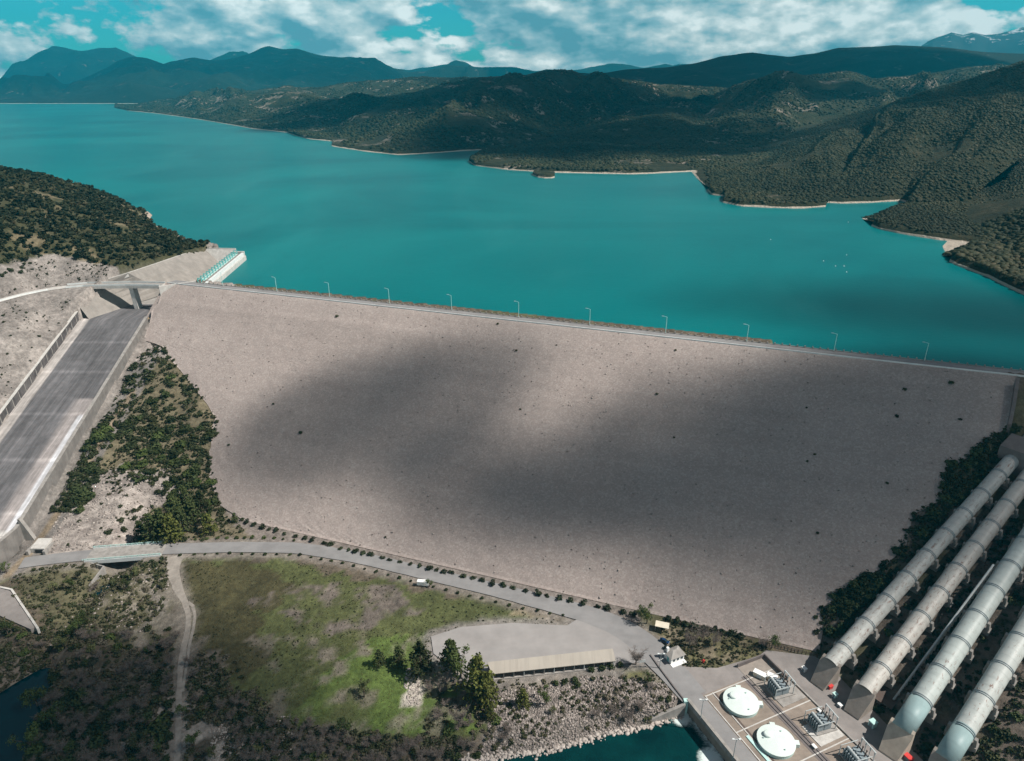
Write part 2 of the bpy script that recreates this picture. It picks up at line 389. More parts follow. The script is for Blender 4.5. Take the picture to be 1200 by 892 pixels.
def tps_fit(c):
    d2 = ((c[:, None, :2]-c[None, :, :2])**2).sum(-1); n = len(c)
    K = .5*d2*np.log(d2+1e-6); K[np.arange(n), np.arange(n)] = .02
    Pm = np.c_[np.ones(n), c[:, :2]]; Am = np.zeros((n+3, n+3)); Am[:n, :n] = K; Am[:n, n:] = Pm; Am[n:, :n] = Pm.T
    return np.linalg.solve(Am, np.r_[c[:, 2], 0, 0, 0])
cs = cp.copy(); cs[:, :2] /= 100.0
wt = tps_fit(cs)
def tps(X, Y):
    X = np.ravel(X)/100; Y = np.ravel(Y)/100; out = np.empty(len(X))
    for i in range(0, len(X), 20000):
        x = X[i:i+20000, None]; y = Y[i:i+20000, None]; d2 = (x-cs[:, 0])**2+(y-cs[:, 1])**2
        out[i:i+20000] = (.5*d2*np.log(d2+1e-6))@wt[:-3]+wt[-3]+wt[-2]*x[:, 0]+wt[-1]*y[:, 0]
    return out
def axis(segs):
    a = [segs[0][0]]
    for lo, hi, st in segs:
        n = max(1, round((hi-lo)/st)); a += list(np.linspace(lo, hi, n+1)[1:])
    return np.array(a)
ax = axis([(-900, -600, 8), (-600, -330, 3.5), (-330, 330, 2), (330, 540, 6)])
ay = axis([(-80, 120, 10), (120, 440, 2), (440, 660, 3), (660, 1010, 5)])
GX, GY = np.meshgrid(ax, ay); GZ = tps(GX, GY).reshape(GX.shape)

ROAD = PX([(-10,668),(25,660),(60,655),(110,650),(150,647),(200,643),(280,641),(350,642),(420,653),(500,672),(580,691),(650,709),(700,723),(740,741),(768,766),(795,796),(815,818)], -80)
YARD = PX([(505,746),(540,735),(600,730),(665,733),(682,722),(700,728),(755,762),(762,775),(722,779),(577,795),(560,800),(520,775),(508,766)], -80)
Q0 = np.array([67.6, 190.4]); QA = np.array([.40, -.917]); QB = np.array([.917, .40])
def qab(a, b, z=-80.0): p = Q0+QA*a+QB*b; return (p[0], p[1], z)
APRON = PX([(765,755),(792,781),(840,783),(889,769),(898,762),(954,769),(970,778),(990,800),(1040,850),(1090,900)], -80)+[qab(95, 60), qab(95, 1), qab(-1.5, .3)]
BENCH = PX([(190,333),(150,333),(100,334),(60,338),(30,344),(0,352),(-50,365),(-120,390)], 0)
RIVER = PX([(500,896),(540,890),(565,888),(600,885),(640,879),(680,869),(720,857),(750,852),(772,846),(800,836)], -86)+[qab(-1, .5, -86), qab(100, .5, -86), (60, 40, -86), (-80, 60, -86), (-60, 150, -86)]
POND = PX([(-60,830),(0,812),(25,796),(50,783),(60,782),(64,800),(50,830),(34,870),(20,930),(-80,930)], -91)
GULLY = [W(*p) for p in ((176,618,-83),(165,634,-84.8),(152,655,-86.5),(132,682,-87.8),(105,705,-88.6),(80,740,-89.6),(55,775,-91))]
CAP = PX([(-60,690),(0,690),(12,693),(42,735),(36,738),(0,722),(-60,712)], -82)
LAND = PX([(-300,200),(0,200),(60,213),(110,226),(140,240),(158,252),(174,247),(180,252),(172,261),(190,270),(205,273),(222,281),(236,291)], -6)+[(-266, 617), (-250, 560), (-250, 400), (-1500, 200), (-2500, 900)]
def carve(z, X, Y, final=True):
    z = z+(fbm(X/14, Y/14, 5, 5)-.5)*2.6+(fbm(X/60, Y/60, 9, 3)-.5)*2.0
    il_ = inpoly(X, Y, LAND); dl, _ = dist_poly(X, Y, LAND[:13]); sp_ = (Y > 540) & (X < -236)
    z = np.where(sp_ & ~il_, np.minimum(z, -6.4-.5*dl), np.where(sp_ & il_, np.maximum(z, -6.2+.42*np.minimum(dl, 22)), z))
    pxx, pyy = project(X, Y, z)
    # hold ground down under the dam
    a = (X-A0[0])*CD[0]+(Y-A0[1])*CD[1]; d = (X-A0[0])*ND[0]+(Y-A0[1])*ND[1]
    Ld, Rd = Lim(np.clip(d, 0, DD)); fz = -HH/DD*np.clip(d, -12, DD)
    ins = np.minimum(np.minimum(a-Ld, Rd-a), DD-d)
    dn = (d > -14) & (d < DD+30)
    near = dn & (ins > 0) & (d <= DD); z = np.where(near, fz-np.clip(.45+np.clip(ins-2.5, 0, 9)*.7, 0, 6), z)
    out = dn & (ins <= 0) & (ins > -7) & (a > -10) ; w = 1-sst(0, 7, -ins); z = np.where(out & (d < DD), z*(1-w)+(fz-.15)*w, z)
    z = np.where((d < -3) & (X > 150) & (Y > 250), np.minimum(z, -9-.25*np.clip(-d, 0, 60)), z)
    # flat corridors
    for line, hw, bl, dz in ((ROAD, 5.5, 9, -.28), (BENCH[2:], 5, 6, -.3)):
        dd, lz = dist_poly(X, Y, line); w = 1-sst(hw, hw+bl, dd); z = z*(1-w)+(lz+dz)*w
    for poly, z0 in ((YARD, -80.35), (APRON, -80.35), (CAP, -82.4)):
        i = inpoly(X, Y, poly); dd, _ = dist_poly(X, Y, poly, True); w = np.where(i, 1, 1-sst(1.5, 9, dd)); z = z*(1-w)+z0*w
    # toe strip of the dam
    w = np.where((d > DD-1) & (a > 90) & (a < 405), 1-sst(DD+3, DD+14, d), 0); z = z*(1-w)+(-80.3)*w
    # spillway corridor
    yy = Y; fl = chute_z(yy); xr = chR(yy); xl = chL(yy)
    inch = (yy < 466) & (yy > 284); w = np.where(inch, 1, 0)
    e = np.maximum(X-(xr+1.6), (xl-1.0)-X)
    z = np.where(inch & (e < 0), fl-1.6, z)
    # plunge zone below the lip
    pl = (yy <= 284) & (yy > 238) & (X > -300) & (X < -250); z = np.where(pl, np.minimum(z, -88+0*z), z)
    # side channel upstream of the bridge
    SC = [(-309, 466), (-260, 466), (-238, 495), (-241, 597), (-273, 616), (-282, 585), (-292, 545), (-302, 512)]
    i = inpoly(X, Y, SC); z = np.where(i, -24, z)
    # water courses
    for poly, wz, sl, dep in ((RIVER, -86, .62, 4), (POND, -91, .55, 3)):
        i = inpoly(X, Y, poly); dd, _ = dist_poly(X, Y, poly, True); cq = W(800, 828, -84); sl = sl+2.6*np.exp(-(np.hypot(X-cq[0], Y-cq[1])/15)**2)
        z = np.where(i, np.minimum(z, wz-np.minimum(dep, dd*.5)), np.minimum(z, wz+.15+sl*dd+.4*(fbm(X/4, Y/4, 3)-.5)))
    dd, lz = dist_poly(X, Y, GULLY); z = np.minimum(z, lz+.7*np.maximum(0, dd-2.5))
    return z
GZ = carve(GZ, GX, GY)
def gz(x, y):
    x = np.asarray(x, float); y = np.asarray(y, float)
    i = np.clip(np.searchsorted(ax, x)-1, 0, len(ax)-2); j = np.clip(np.searchsorted(ay, y)-1, 0, len(ay)-2)
    fx = np.clip((x-ax[i])/(ax[i+1]-ax[i]), 0, 1); fy = np.clip((y-ay[j])/(ay[j+1]-ay[j]), 0, 1)
    return (GZ[j, i]*(1-fx)+GZ[j, i+1]*fx)*(1-fy)+(GZ[j+1, i]*(1-fx)+GZ[j+1, i+1]*fx)*fy
def G(px, py, z0=-81.0):            # ground point sighted at pixel
    z = z0
    for _ in range(14):
        x, y, _z = W(px, py, z); z = .4*z+.6*float(gz(x, y))
    return np.array([x, y, float(gz(x, y))])

# ---- ground colours (colours of soils and plants by area, plus painted pipe shade)
px_, py_ = project(GX, GY, GZ); jx = px_+(fbm(GX/9, GY/9, 21)-.5)*34; jy = py_+(fbm(GX/9, GY/9, 31)-.5)*26
C = np.zeros(GX.shape+(3,)); C[:] = (.115, .093, .068)
def zone(mask, c, s=1.0):
    m = (mask*s)[..., None] if not isinstance(mask, np.ndarray) or mask.dtype != bool else (mask.astype(float)*s)[..., None]
    C[:] = C*(1-m)+np.array(c)*m
def zpoly(poly, c, s=1.0, j=1): zone(inpoly(jx if j else px_, jy if j else py_, poly), c, s)
n1 = fbm(GX/30, GY/30, 41); n2 = fbm(GX/7, GY/7, 51); n3 = fbm(GX/3.5, GY/3.5, 61)
zone((n1 > .55)*.5, (.10, .11, .045)); 
zpoly([(215,652),(330,655),(480,690),(600,715),(690,735),(560,730),(505,745),(520,800),(580,860),(430,872),(300,850),(240,820),(215,720)], (.086, .097, .036), .95)
zone(inpoly(jx, jy, [(440,745),(500,745),(520,800),(560,850),(430,868),(330,850),(380,790)]).astype(float)*.7*sst(.3, .6, n1+.1), (.108, .168, .036))
zone(inpoly(jx, jy, [(215,655),(300,658),(355,690),(300,720),(320,780),(280,800),(225,760)])*.75, (.062, .050, .026))
zone(inpoly(jx, jy, [(290,700),(360,680),(450,690),(500,712),(430,735),(360,740)])*sst(.42, .6, n2)*.9, (.165, .135, .12))
zone(inpoly(jx, jy, [(330,745),(430,735),(450,790),(380,815),(320,800)])*sst(.55, .66, n2)*.6, (.19, .17, .12))
zone(inpoly(jx, jy, [(610,708),(670,722),(690,735),(640,730),(590,718)])*.8, (.28, .23, .15))
zpoly([(50,655),(190,660),(215,700),(180,760),(80,745),(20,700)], (.11, .105, .055), .7)
zone(inpoly(jx, jy, [(100,690),(215,665),(230,770),(170,760)])*sst(.45, .6, n2)*.8, (.24, .21, .175))
dtr, _ = dist_poly(GX, GY, [W(*p) for p in ((203,655,-80),(208,690,-83),(222,725,-84),(217,750,-85),(210,815,-87),(206,895,-88))]); TRK = (1-sst(2.0, 6.5, dtr+n3*5-2.5))*.75
zpoly([(0,745),(250,760),(290,860),(560,868),(560,900),(0,900)], (.085, .068, .052), .8)
zone(((jy > 745) & (jx < 560))*sst(.5, .62, n2)*.7, (.22, .185, .155))
zone(inpoly(jx, jy, [(110,850),(210,820),(300,850),(340,900),(100,900)])*sst(.42, .5, n2)*.85, (.40, .35, .31))
zone(TRK, (.24, .21, .18)); zone(inpoly(jx, jy, [(168,690),(192,695),(196,720),(176,722)])*.8, (.27, .24, .21))
zpoly([(575,800),(700,786),(790,802),(803,834),(750,852),(680,870),(600,886),(560,888)], (.20, .178, .160), .9)
zone(inpoly(jx, jy, [(575,792),(720,782),(700,800),(600,815)])*.8, (.20, .17, .13))
zpoly([(730,785),(790,790),(795,805),(740,800)], (.15, .145, .06), .8)
zpoly([(775,730),(900,755),(890,768),(840,782),(800,778),(770,745)], (.13, .12, .06), .9)
zone(inpoly(jx, jy, [(775,730),(900,755),(890,768),(840,782),(800,778),(770,745)])*sst(.5, .6, n2)*.8, (.22, .18, .13))
zone(inpoly(jx, jy, [(900,762),(965,772),(1000,800),(960,790)])*.9, (.30, .265, .24))
zpoly([(482,785),(494,785),(494,830),(470,830)], (.48, .43, .38), .9, 0)
dro, _ = dist_poly(GX, GY, ROAD); zone((1-sst(6, 11, dro+n3*4-2))*.85, (.235, .205, .18))
aa_ = (GX-A0[0])*CD[0]+(GY-A0[1])*CD[1]; dd_ = (GX-A0[0])*ND[0]+(GY-A0[1])*ND[1]; zone(((dd_ > DD-6) & (dd_ < DD+9+n3*4) & (aa_ > 95) & (aa_ < 330))*.85, (.24, .205, .185))
dyd, _ = dist_poly(GX, GY, YARD, True); zone((1-sst(1.5, 6, dyd+n3*4-2))*.9, (.26, .235, .215))
# rocky knoll between the chute and the toe road, upper thicket soil
zpoly([(60,660),(35,640),(120,520),(170,420),(195,400),(262,480),(262,600),(290,625),(190,640)], (.16, .135, .085), .9)
zone(inpoly(jx, jy, [(55,655),(60,615),(95,570),(130,545),(200,556),(210,580),(175,600),(150,645)]).astype(float)*.95, (.36, .315, .285))
zone(inpoly(jx, jy, [(55,655),(60,615),(95,570),(130,545),(200,556),(210,580),(175,600),(150,645)])*sst(.52, .6, n3)*.7, (.2, .17, .155))
zone(((GX > -256) & (GX < -236) & (GY < 445) & (GY > 262))*.95, (.20, .18, .165))
zone(((GX > -262) & (GX < -205) & (GY > 425) & (GY < 500))*.97, (.30, .262, .238))
zone(((GX > -246) & (GX < -240) & (GY < 400) & (GY > 262))*.6, (.26, .19, .11))
# left cuts and wooded spur
up = (GX < -255) & (GY > 300) & (GZ > -60)
zone(up*.97, (.255, .225, .205)); zone(up*sst(.5, .62, n2)*.6, (.165, .145, .132)); zone(up*sst(.52, .58, fbm(GX/5, GY/16, 77))*.5, (.32, .285, .26)); zone(up*sst(.60, .68, n1)*.3, (.34, .30, .27))
FOREST = [(-400,90),(0,165),(110,192),(160,235),(240,284),(250,292),(205,300),(180,309),(168,316),(150,317),(100,306),(60,296),(25,303),(0,312),(-60,318),(-400,330)]
fo_m = inpoly(px_+(n2-.5)*8, py_+(n2-.5)*8, FOREST) & (GX < -250) & (GZ > -3.6); fo_m |= (GX < -400) & (GY > 330) & (GZ > 12) & (px_ < -20)
zone(fo_m*1.0, (.058, .056, .027)); zone(fo_m*sst(.58, .66, n1)*.6, (.24, .19, .12))
zone(((GZ < -3.6+n2*1.6) & (GY > 600) & (GX < -240) & (GX > -700))*1.0, (.40, .32, .26))
# penstock hillside: tone lowered for scrub and the pipes' shadows
rt = (((GX-133)*QA[0]*0+(GX-122)) > -0) & (GX > 128+(GY-190)*-.1) & (GY < 330)
zone(((GX > 122) & (GY < 330) & (C[..., 0] < .2) & (py_ > 430) & (px_ > 960))*.9, (.14, .115, .095))
zone(((GX > 122) & (GY < 330) & (px_ > 960))*sst(.52, .62, n1)*.6, (.10, .10, .045))
zone(((GX > 260) & (GY > 300))*.9, (.16, .14, .10))
ny, nx = GX.shape; idx = np.arange(nx*ny).reshape(ny, nx)
F = np.stack([idx[:-1, :-1], idx[:-1, 1:], idx[1:, 1:], idx[1:, :-1]], -1).reshape(-1, 4)
tag(raw_mesh('ground', np.stack([GX, GY, GZ], -1).reshape(-1, 3), F, MT['ground'], None, True, {'albedo': C.reshape(-1, 3)}), kind='structure')

def sheet(name, poly, z, m, kind='structure', parent=None):
    return tag(raw_mesh(name, [(p[0], p[1], z) for p in poly], [list(range(len(poly)))], m, parent), kind=kind)
def ribbon(name, pts, w, m, z=None, step=2.0, kind='structure', attrs=None, lift=.1, parent=None, wob=0):
    pts = np.array([p[:3] for p in pts], float); seg = np.r_[0, np.cumsum(np.hypot(*np.diff(pts[:, :2], axis=0).T))]
    # smooth resample (Catmull-like through cubic interpolation)
    s = np.arange(0, seg[-1], step); X = np.interp(s, seg, pts[:, 0]); Y = np.interp(s, seg, pts[:, 1]); Z = np.interp(s, seg, pts[:, 2])
    k = np.ones(9)/9
    for arr in (X, Y, Z): arr[4:-4] = np.convolve(arr, k, 'valid')
    tx = np.gradient(X); ty = np.gradient(Y); L = np.hypot(tx, ty); nx_, ny_ = -ty/L, tx/L
    wd = (w if not hasattr(w, '__len__') else np.interp(s, seg, w))*np.ones(len(s)); V = []; cols = 5
    for i in range(len(s)):
        for c in range(cols):
            u = (c/(cols-1)-.5)*wd[i]*(1+wob*(float(vn(s[i]/5, c, 3))-.5)); x, y = X[i]+nx_[i]*u, Y[i]+ny_[i]*u
            V.append((x, y, Z[i] if z is None else (z if z != 'g' else float(gz(x, y))+lift)))
    F = np.array([[i*cols+c, i*cols+c+1, (i+1)*cols+c+1, (i+1)*cols+c] for i in range(len(s)-1) for c in range(cols-1)])
    o = raw_mesh(name, V, F[:, ::-1], m, parent, False); return tag(o, kind=kind) if kind else o
sheet('parking_yard', YARD, -79.96, MT['yard'])
sheet('service_apron', APRON, -79.95, MT['apron'])
ribbon('toe_road', ROAD[1:], [8.5]*9+[9, 10, 11, 12, 13, 12, 11], MT['asphalt'], z=-79.93, wob=.05)
ribbon('bench_road', BENCH[2:], 8.0, MT['concrete_pale'], z=-.05)
m = MB(); m.wall([(p[0], p[1]-4.2, -2.0, .75) for p in BENCH[3:]], .5); tag(m.build('bench_parapet', MT['concrete_white']), 'pale low parapet along the bench road left of the spillway bridge', 'parapet')
ribbon('dirt_track', [G(*p) for p in ((203,652),(203,670),(208,690),(217,705),(222,725),(217,750),(212,780),(210,815),(209,850),(208,885),(206,900))], [7.5, 5, 4, 2.8, 2.4, 2.4, 2.4, 2.2, 2.2, 2.2, 2.2], MT['track'], z='g', step=1.5, wob=.5)
ribbon('wheel_rut', [G(*p) for p in ((220,706),(228,712),(229,728),(222,755),(218,785),(214,812))], 1.2, MT['track'], z='g', step=1.5, wob=.6)
rp = [p for p in RIVER]
# river sheet with foam
gx, gy = np.meshgrid(np.arange(-80, 120, 2.0), np.arange(40, 200, 2.0))
msk = inpoly(gx, gy, [(p[0], p[1]) for p in RIVER]) | (dist_poly(gx, gy, [(p[0], p[1]) for p in RIVER], True)[0] < 5)
bq = (gx-Q0[0])*QB[0]+(gy-Q0[1])*QB[1]; msk &= bq < 2
foam = np.zeros(gx.shape)
for (fx, fy, fr) in [(*W(798,840,-86)[:2], 3.2), (*W(833,889,-86)[:2], 3.5), (*W(812,868,-86)[:2], 2.0), (*W(770,860,-86)[:2], 2.2), (*W(788,880,-86)[:2], 2.5), (*W(755,889,-86)[:2], 2.5), (*W(735,880,-86)[:2], 1.6), (*W(772,850,-86)[:2], 2.0)]:
    foam = np.maximum(foam, np.exp(-(((gx-fx)**2+(gy-fy)**2)/(2*fr*fr)))*(1.3 if fr > 3 else .36))
dshore = dist_poly(gx, gy, [(p[0], p[1]) for p in RIVER[:10]])[0]; foam = np.maximum(foam, .42*np.exp(-dshore/1.0)); dq_ = np.abs(bq); foam = np.maximum(foam, .8*np.exp(-dq_/4.0)*(vn((gx*QA[0]+gy*QA[1])/4, gx*0, 6) > .45))
sel = msk[:-1, :-1] & msk[1:, 1:] & msk[:-1, 1:] & msk[1:, :-1]; ii = np.arange(gx.size).reshape(gx.shape)
F = np.stack([ii[:-1, :-1], ii[:-1, 1:], ii[1:, 1:], ii[1:, :-1]], -1)[sel]
tag(raw_mesh('river_water', np.stack([gx, gy, gx*0-86], -1).reshape(-1, 3), F, MT['river'], attrs={'foam': foam.ravel()}), kind='structure')
sheet('pond_water', [(p[0]+ (p[0]+230)*.0, p[1]) for p in PX([(-70,820),(0,806),(25,789),(52,777),(68,776),(72,800),(58,835),(44,870),(30,940),(-90,940)], -91)], -91, MT['pond'])
sheet('stream_water', [W(*p) for p in ((108,697,-87.9),(126,680,-87.9),(146,666,-87.9),(152,671,-87.9),(130,690,-87.9),(112,703,-87.9))], -87.9, MT['pond'])
LAKE = [(-236.5, 497), (-240, 602), (-262, 618), (-300, 640), (-900, 760), (-14000, 3000), (-14000, 8600), (14000, 8600), (14000, 900), (700, 420), (262, 327)]
sheet('lake_water', LAKE, -6, MT['lake'])
sheet('far_ground', [(-17500, 8500), (17500, 8500), (17500, 15400), (-17500, 15400)], -7, MT['hill_far'])
m = MB(); m.prism([(p[0], p[1]) for p in PX([(-60,690),(0,690),(12,693),(42,735),(36,738),(0,722),(-60,712)], -82)], -84, -81.7); tag(m.build('concrete_apron', MT['apron']), kind='structure')
mb = MB(); kp = [G(*p) for p in ((0,690),(12,693),(42,737))]
mb.wall([(p[0], p[1], -84, -81.25) for p in PX([(-60,689),(0,689),(14,692),(45,738)], -82)], .9); tag(mb.build('kerb_wall', MT['concrete_pale']), 'low pale concrete kerb wall edging the grey apron at the left edge', 'wall')

# ------------------------------------------------------------------ dam
dam = empty('dam', tuple(dam_pt(200, DD)), 'broad tan rockfill embankment dam with a straight road crest between lake and valley', 'dam')
dam.location = (0, 0, 0)
rows = 96; V = []; tint = []; cols = 330
for r in range(rows+1):
    d = DD*r/rows; l, rr = Lim(d)
    for c in range(cols+1):
        a = l+(rr-l)*c/cols
        jag = 0 if r in (0, rows) else (float(vn(d/6, 3.3, 2))-.5)*4*(1 if c == 0 else 0)
        x, y, z = dam_pt(a+jag, d)
        V.append((x, y, z)); tint.append((a, d))
V = np.array(V); T = np.array(tint); tn = .80+.22*fbm(T[:, 0]/70, T[:, 1]/25, 71, 4)+.16*fbm(T[:, 0]/110, T[:, 1]/4.5, 73, 3)+.10*(fbm(T[:, 0]/6, T[:, 1]/22, 79, 3)-.3)
V[:, 2] += np.where((T[:, 1] > .5) & (T[:, 1] < DD-.5), (fbm(T[:, 0]/5, T[:, 1]/3, 75, 4)-.5)*.7, 0)
tcol = np.stack([tn, tn, tn], -1)
band = np.exp(-((T[:, 1]-13-2*vn(T[:, 0]/40, 0, 4))/1.6)**2)*.10*sst(240, 120, T[:, 0]); tcol += band[:, None]
edge = np.exp(-(T[:, 1]/1.3)**2)*.18; tcol += edge[:, None]
il = np.arange((rows+1)*(cols+1)).reshape(rows+1, cols+1)
F = np.stack([il[:-1, :-1], il[1:, :-1], il[1:, 1:], il[:-1, 1:]], -1).reshape(-1, 4)
# skirts into the ground and the crown behind
vs = V.tolist(); fs = F.tolist(); nb = len(vs); border = list(il[:, 0])+list(il[-1, 1:])+list(il[::-1, -1][1:])
for b in border: vs.append((V[b][0], V[b][1], V[b][2]-5))
for i in range(len(border)-1): fs.append([border[i], border[i+1], nb+i+1, nb+i])
tt = np.vstack([tcol, np.ones((len(border), 3))])
raw_mesh('rockfill_face', vs, np.array(fs)[:, ::-1], MT['rockfill'], dam, False, {'tint': tt})
a0, a1 = -52, 560
m = MB(); poly = [dam_pt(a0, 0, 0), dam_pt(a1, 0, 0), dam_pt(a1, -8, 0), dam_pt(a0, -8, 0)]
m.hull8([(p[0], p[1], -4) for p in poly], poly); m.build('crest_road', MT['asphalt'], dam)
m = MB(); m.hull8([dam_pt(a0, -8, -34) if 0 else dam_pt(a0, -60, -34), dam_pt(a1, -60, -34), dam_pt(a1, -8.0, -34), dam_pt(a0, -8.0, -34)], [dam_pt(a0, -8.6, -.3), dam_pt(a1, -8.6, -.3), dam_pt(a1, -8.05, -.3), dam_pt(a0, -8.05, -.3)])
m.build('upstream_face', MT['rock'], dam)
m = MB(); m.wall([(*dam_pt(a, .1, 0)[:2], -.5, .45) for a in (a0, 0, 200, 400, a1)], .55); m.build('downstream_kerb', MT['concrete_white'], dam)
m = MB(); m.wall([(*dam_pt(a, -7.6, 0)[:2], -.5, .35) for a in (a0+20, 0, 200, 400, a1)], .6); m.build('upstream_kerb', MT['concrete'], dam)
m = MB()
for k in range(int((a1-a0-24)/4)):
    x, y, z = dam_pt(a0+24+k*4, -7.6, 0); m.box(x-.3, y-.3, .3, x+.3, y+.3, 1.25)
gp = m.build('guard_posts', MT['concrete'], dam); gp['kind'] = 'stuff'; tag(gp, 'row of small guard posts along the lake side of the crest')

# lamps on the crest
LX = [263.5, 325, 390, 459.5, 532.4, 610.5, 693.4, 781, 875, 976.7, 1082.4]; LYp = [334, 341.5, 346.6, 354, 361.4, 369.5, 377.6, 387.8, 398.3, 410, 421.8]
ordn = ['first', 'second', 'third', 'fourth', 'fifth', 'sixth', 'seventh', 'eighth', 'ninth', 'tenth', 'eleventh', 'twelfth', 'thirteenth', 'fourteenth', 'fifteenth', 'sixteenth', 'seventeenth', 'eighteenth', 'nineteenth', 'twentieth']
def ordinal(n):
    if n < 20: return ordn[n]
    t = ['twenty', 'thirty', 'forty', 'fifty', 'sixty', 'seventy', 'eighty', 'ninety'][(n+1)//10-2]; r = (n+1) % 10
    return {'twenty': 'twentieth', 'thirty': 'thirtieth', 'forty': 'fortieth', 'fifty': 'fiftieth', 'sixty': 'sixtieth', 'seventy': 'seventieth', 'eighty': 'eightieth', 'ninety': 'ninetieth'}[t] if r == 0 else t+'-'+ordn[r-1]
lamp = empty('street_lamp', (0, 0, 0), 'pale crest lamp', 'street lamp', 'lamps along the dam crest')
m = MB(); m.tube((0, 0, 0), (0, 0, 10.2), .17, .12, 8); m.build('post', MT['pale_teal'], lamp)
m = MB(); m.tube((0, 0, 10.1), (-1.9, 0, 10.5), .10, .08, 6); arm_ = m.build('arm', MT['pale_teal'], lamp)
m = MB(); m.box(-3.1, -.2, 10.35, -1.7, .2, 10.6); m.build('lamp_head', MT['galv'], arm_, bevel=.05)
m = MB(); m.box(-.5, -.5, -.4, .5, .5, .35); m.build('footing', MT['concrete'], lamp)
for i, (x, y) in enumerate(zip(LX, LYp)):
    o = lamp if i == 0 else copy_tree(lamp)
    p = W(x, y, 0); a, d = ad(p); q = dam_pt(a, -6.8, 0); o.location = q; o.rotation_euler.z = math.atan2(CD[1], CD[0])+random.uniform(-.1, .1)
    o['label'] = 'slim pale lamp post on the dam crest, %s from the spillway end' % ordinal(i)

# ------------------------------------------------------------------ spillway
sp = empty('spillway', (0, 0, 0), 'wide concrete spillway chute with streaked dark floor left of the dam', 'spillway')
Ys = np.arange(286, 504, 2.0); cc = 40; V = []; al = []
for Y in Ys:
    for c in range(cc+1):
        u = c/cc; x = chL(Y)+(chR(Y)-chL(Y))*u; V.append((x if Y < 466 else min(x, -260+(Y-466)*.6), Y, chute_z(Y) if Y < 466 else -18.28+.0*Y))
        n = float(fbm(u*9, Y/60, 81, 4)); base = np.array((.108, .103, .106))*(0.75+.55*n)
        if Y < 600 and ((int((522-Y)/34) % 2 == 0) == (u > .5)) : base = base*1.15
        if Y < 385: base = base*(1-(sst(.66, .76, u)))+np.array((.30, .27, .26))*sst(.66, .76, u)
        if Y < 372 and u > .86: base = np.array((.50, .50, .52))*(.75+.5*n)
        if u > .965: base = np.array((.26, .18, .10))
        if u < .10+.05*n: base = np.array((.36, .33, .31))*(.8+.4*n)
        if any(abs(Y-s_) < 1.1 for s_ in (300, 336, 372, 410, 440)): base = base*1.35
        if Y < 289: base = np.array((.50, .48, .46))
        al.append(base)
il = np.arange(len(V)).reshape(len(Ys), cc+1); F = np.stack([il[:-1, :-1], il[:-1, 1:], il[1:, 1:], il[1:, :-1]], -1).reshape(-1, 4)
raw_mesh('chute_floor', V, F, MT['chute'], sp, False, {'albedo': np.array(al)})
m = MB(); m.box(-301.2, 283.2, -90, -251.9, 285.9, chute_z(286)-.02); m.build('chute_lip', MT['concrete_pale'], sp)
m = MB(); m.wall([(chR(Y)+.7, Y, chute_z(Y)-16, chute_z(Y)+4.2) for Y in (462, 440, 410, 380, 350, 320, 300, 287)]+[(-252, 270, -92, -69.5), (-258, 255, -94, -70.5), (-270, 240, -96, -72), (-285, 228, -97, -73.5), (-300, 219, -97, -74)], 1.6)
w_ = m.build('side_wall', MT['wall_grey'], sp)
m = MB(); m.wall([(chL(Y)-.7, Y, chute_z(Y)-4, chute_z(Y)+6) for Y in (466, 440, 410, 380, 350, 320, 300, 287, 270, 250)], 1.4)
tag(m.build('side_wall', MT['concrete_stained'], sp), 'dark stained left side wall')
m = MB()
for Y in np.arange(300, 466, 7.0): MB().box(chL(Y)-.02, Y, chute_z(Y)+.2, chL(Y)+.25, Y+.5, chute_z(Y)+5.6).build('wall_rib', MT['concrete'], sp)
m = MB(); m.wall([(chL(Y)-.7, Y, chute_z(Y)+6.003, chute_z(Y)+6.25) for Y in (466, 440, 410, 380, 350, 320, 300, 287, 270, 250)], 1.8); m.build('wall_coping', MT['concrete_pale'], sp)
m = MB(); m.wall([(chR(Y)+.7, Y, chute_z(Y)+4.203, chute_z(Y)+4.4) for Y in (462, 440, 410, 380, 350, 320, 300, 287)]+[(-252, 270, -69.497, -69.25), (-258, 255, -70.497, -70.25), (-270, 240, -71.997, -71.75), (-285, 228, -73.497, -73.2), (-300, 219, -73.99, -73.7)], 1.9); m.build('wall_coping', MT['concrete'], sp)
m = MB()   # buttress of the training wall
m.hull8([(-251, 291, -86), (-243, 291, -86), (-243, 289, -86), (-251, 289, -86)], [(-251, 291, -66), (-250, 291, -66), (-250, 289, -66), (-251, 289, -66)]); m.build('buttress', MT['concrete'], sp)
# side channel floor, left lining, right return wall
SCF = [(-309, 466), (-260, 466), (-239, 495), (-241.5, 600), (-273, 617), (-284, 580), (-296, 540), (-306, 505)]
m = MB(); m.prism(SCF, -22, -18.3); m.build('channel_floor', MT['chute'] if 0 else MT['concrete'], sp)
lt = [(-309.5, 470, 1), W(120, 330, 2), W(150, 320, 4), W(180, 310, 3), W(215, 298, 1.5), W(240, 291, 0)]
lb = [(-303, 466, -18.5), (-290, 500, -18.2), (-276, 530, -17.5), (-263, 555, -17), (-256, 580, -16.8), (-254, 609, -16.5)]
lt[0] = (-312, 470, -7); lt[1] = (-313, 494, -.5)
m = MB(); V = []
N = 6
for i in range(6):
    for k in range(N+1): V.append(tuple(lb[i][j]+(lt[i][j]-lb[i][j])*k/N for j in range(3)))
F = [[i*(N+1)+k, (i+1)*(N+1)+k, (i+1)*(N+1)+k+1, i*(N+1)+k+1] for i in range(5) for k in range(N)]
m.add(V, F); m.build('sloped_lining', MT['lining'], sp)
m = MB(); m.wall([(p[0]-.4, p[1]+.2, p[2]-3, p[2]+.25) for p in lt], .8); m.build('lining_coping', MT['concrete_pale'], sp)
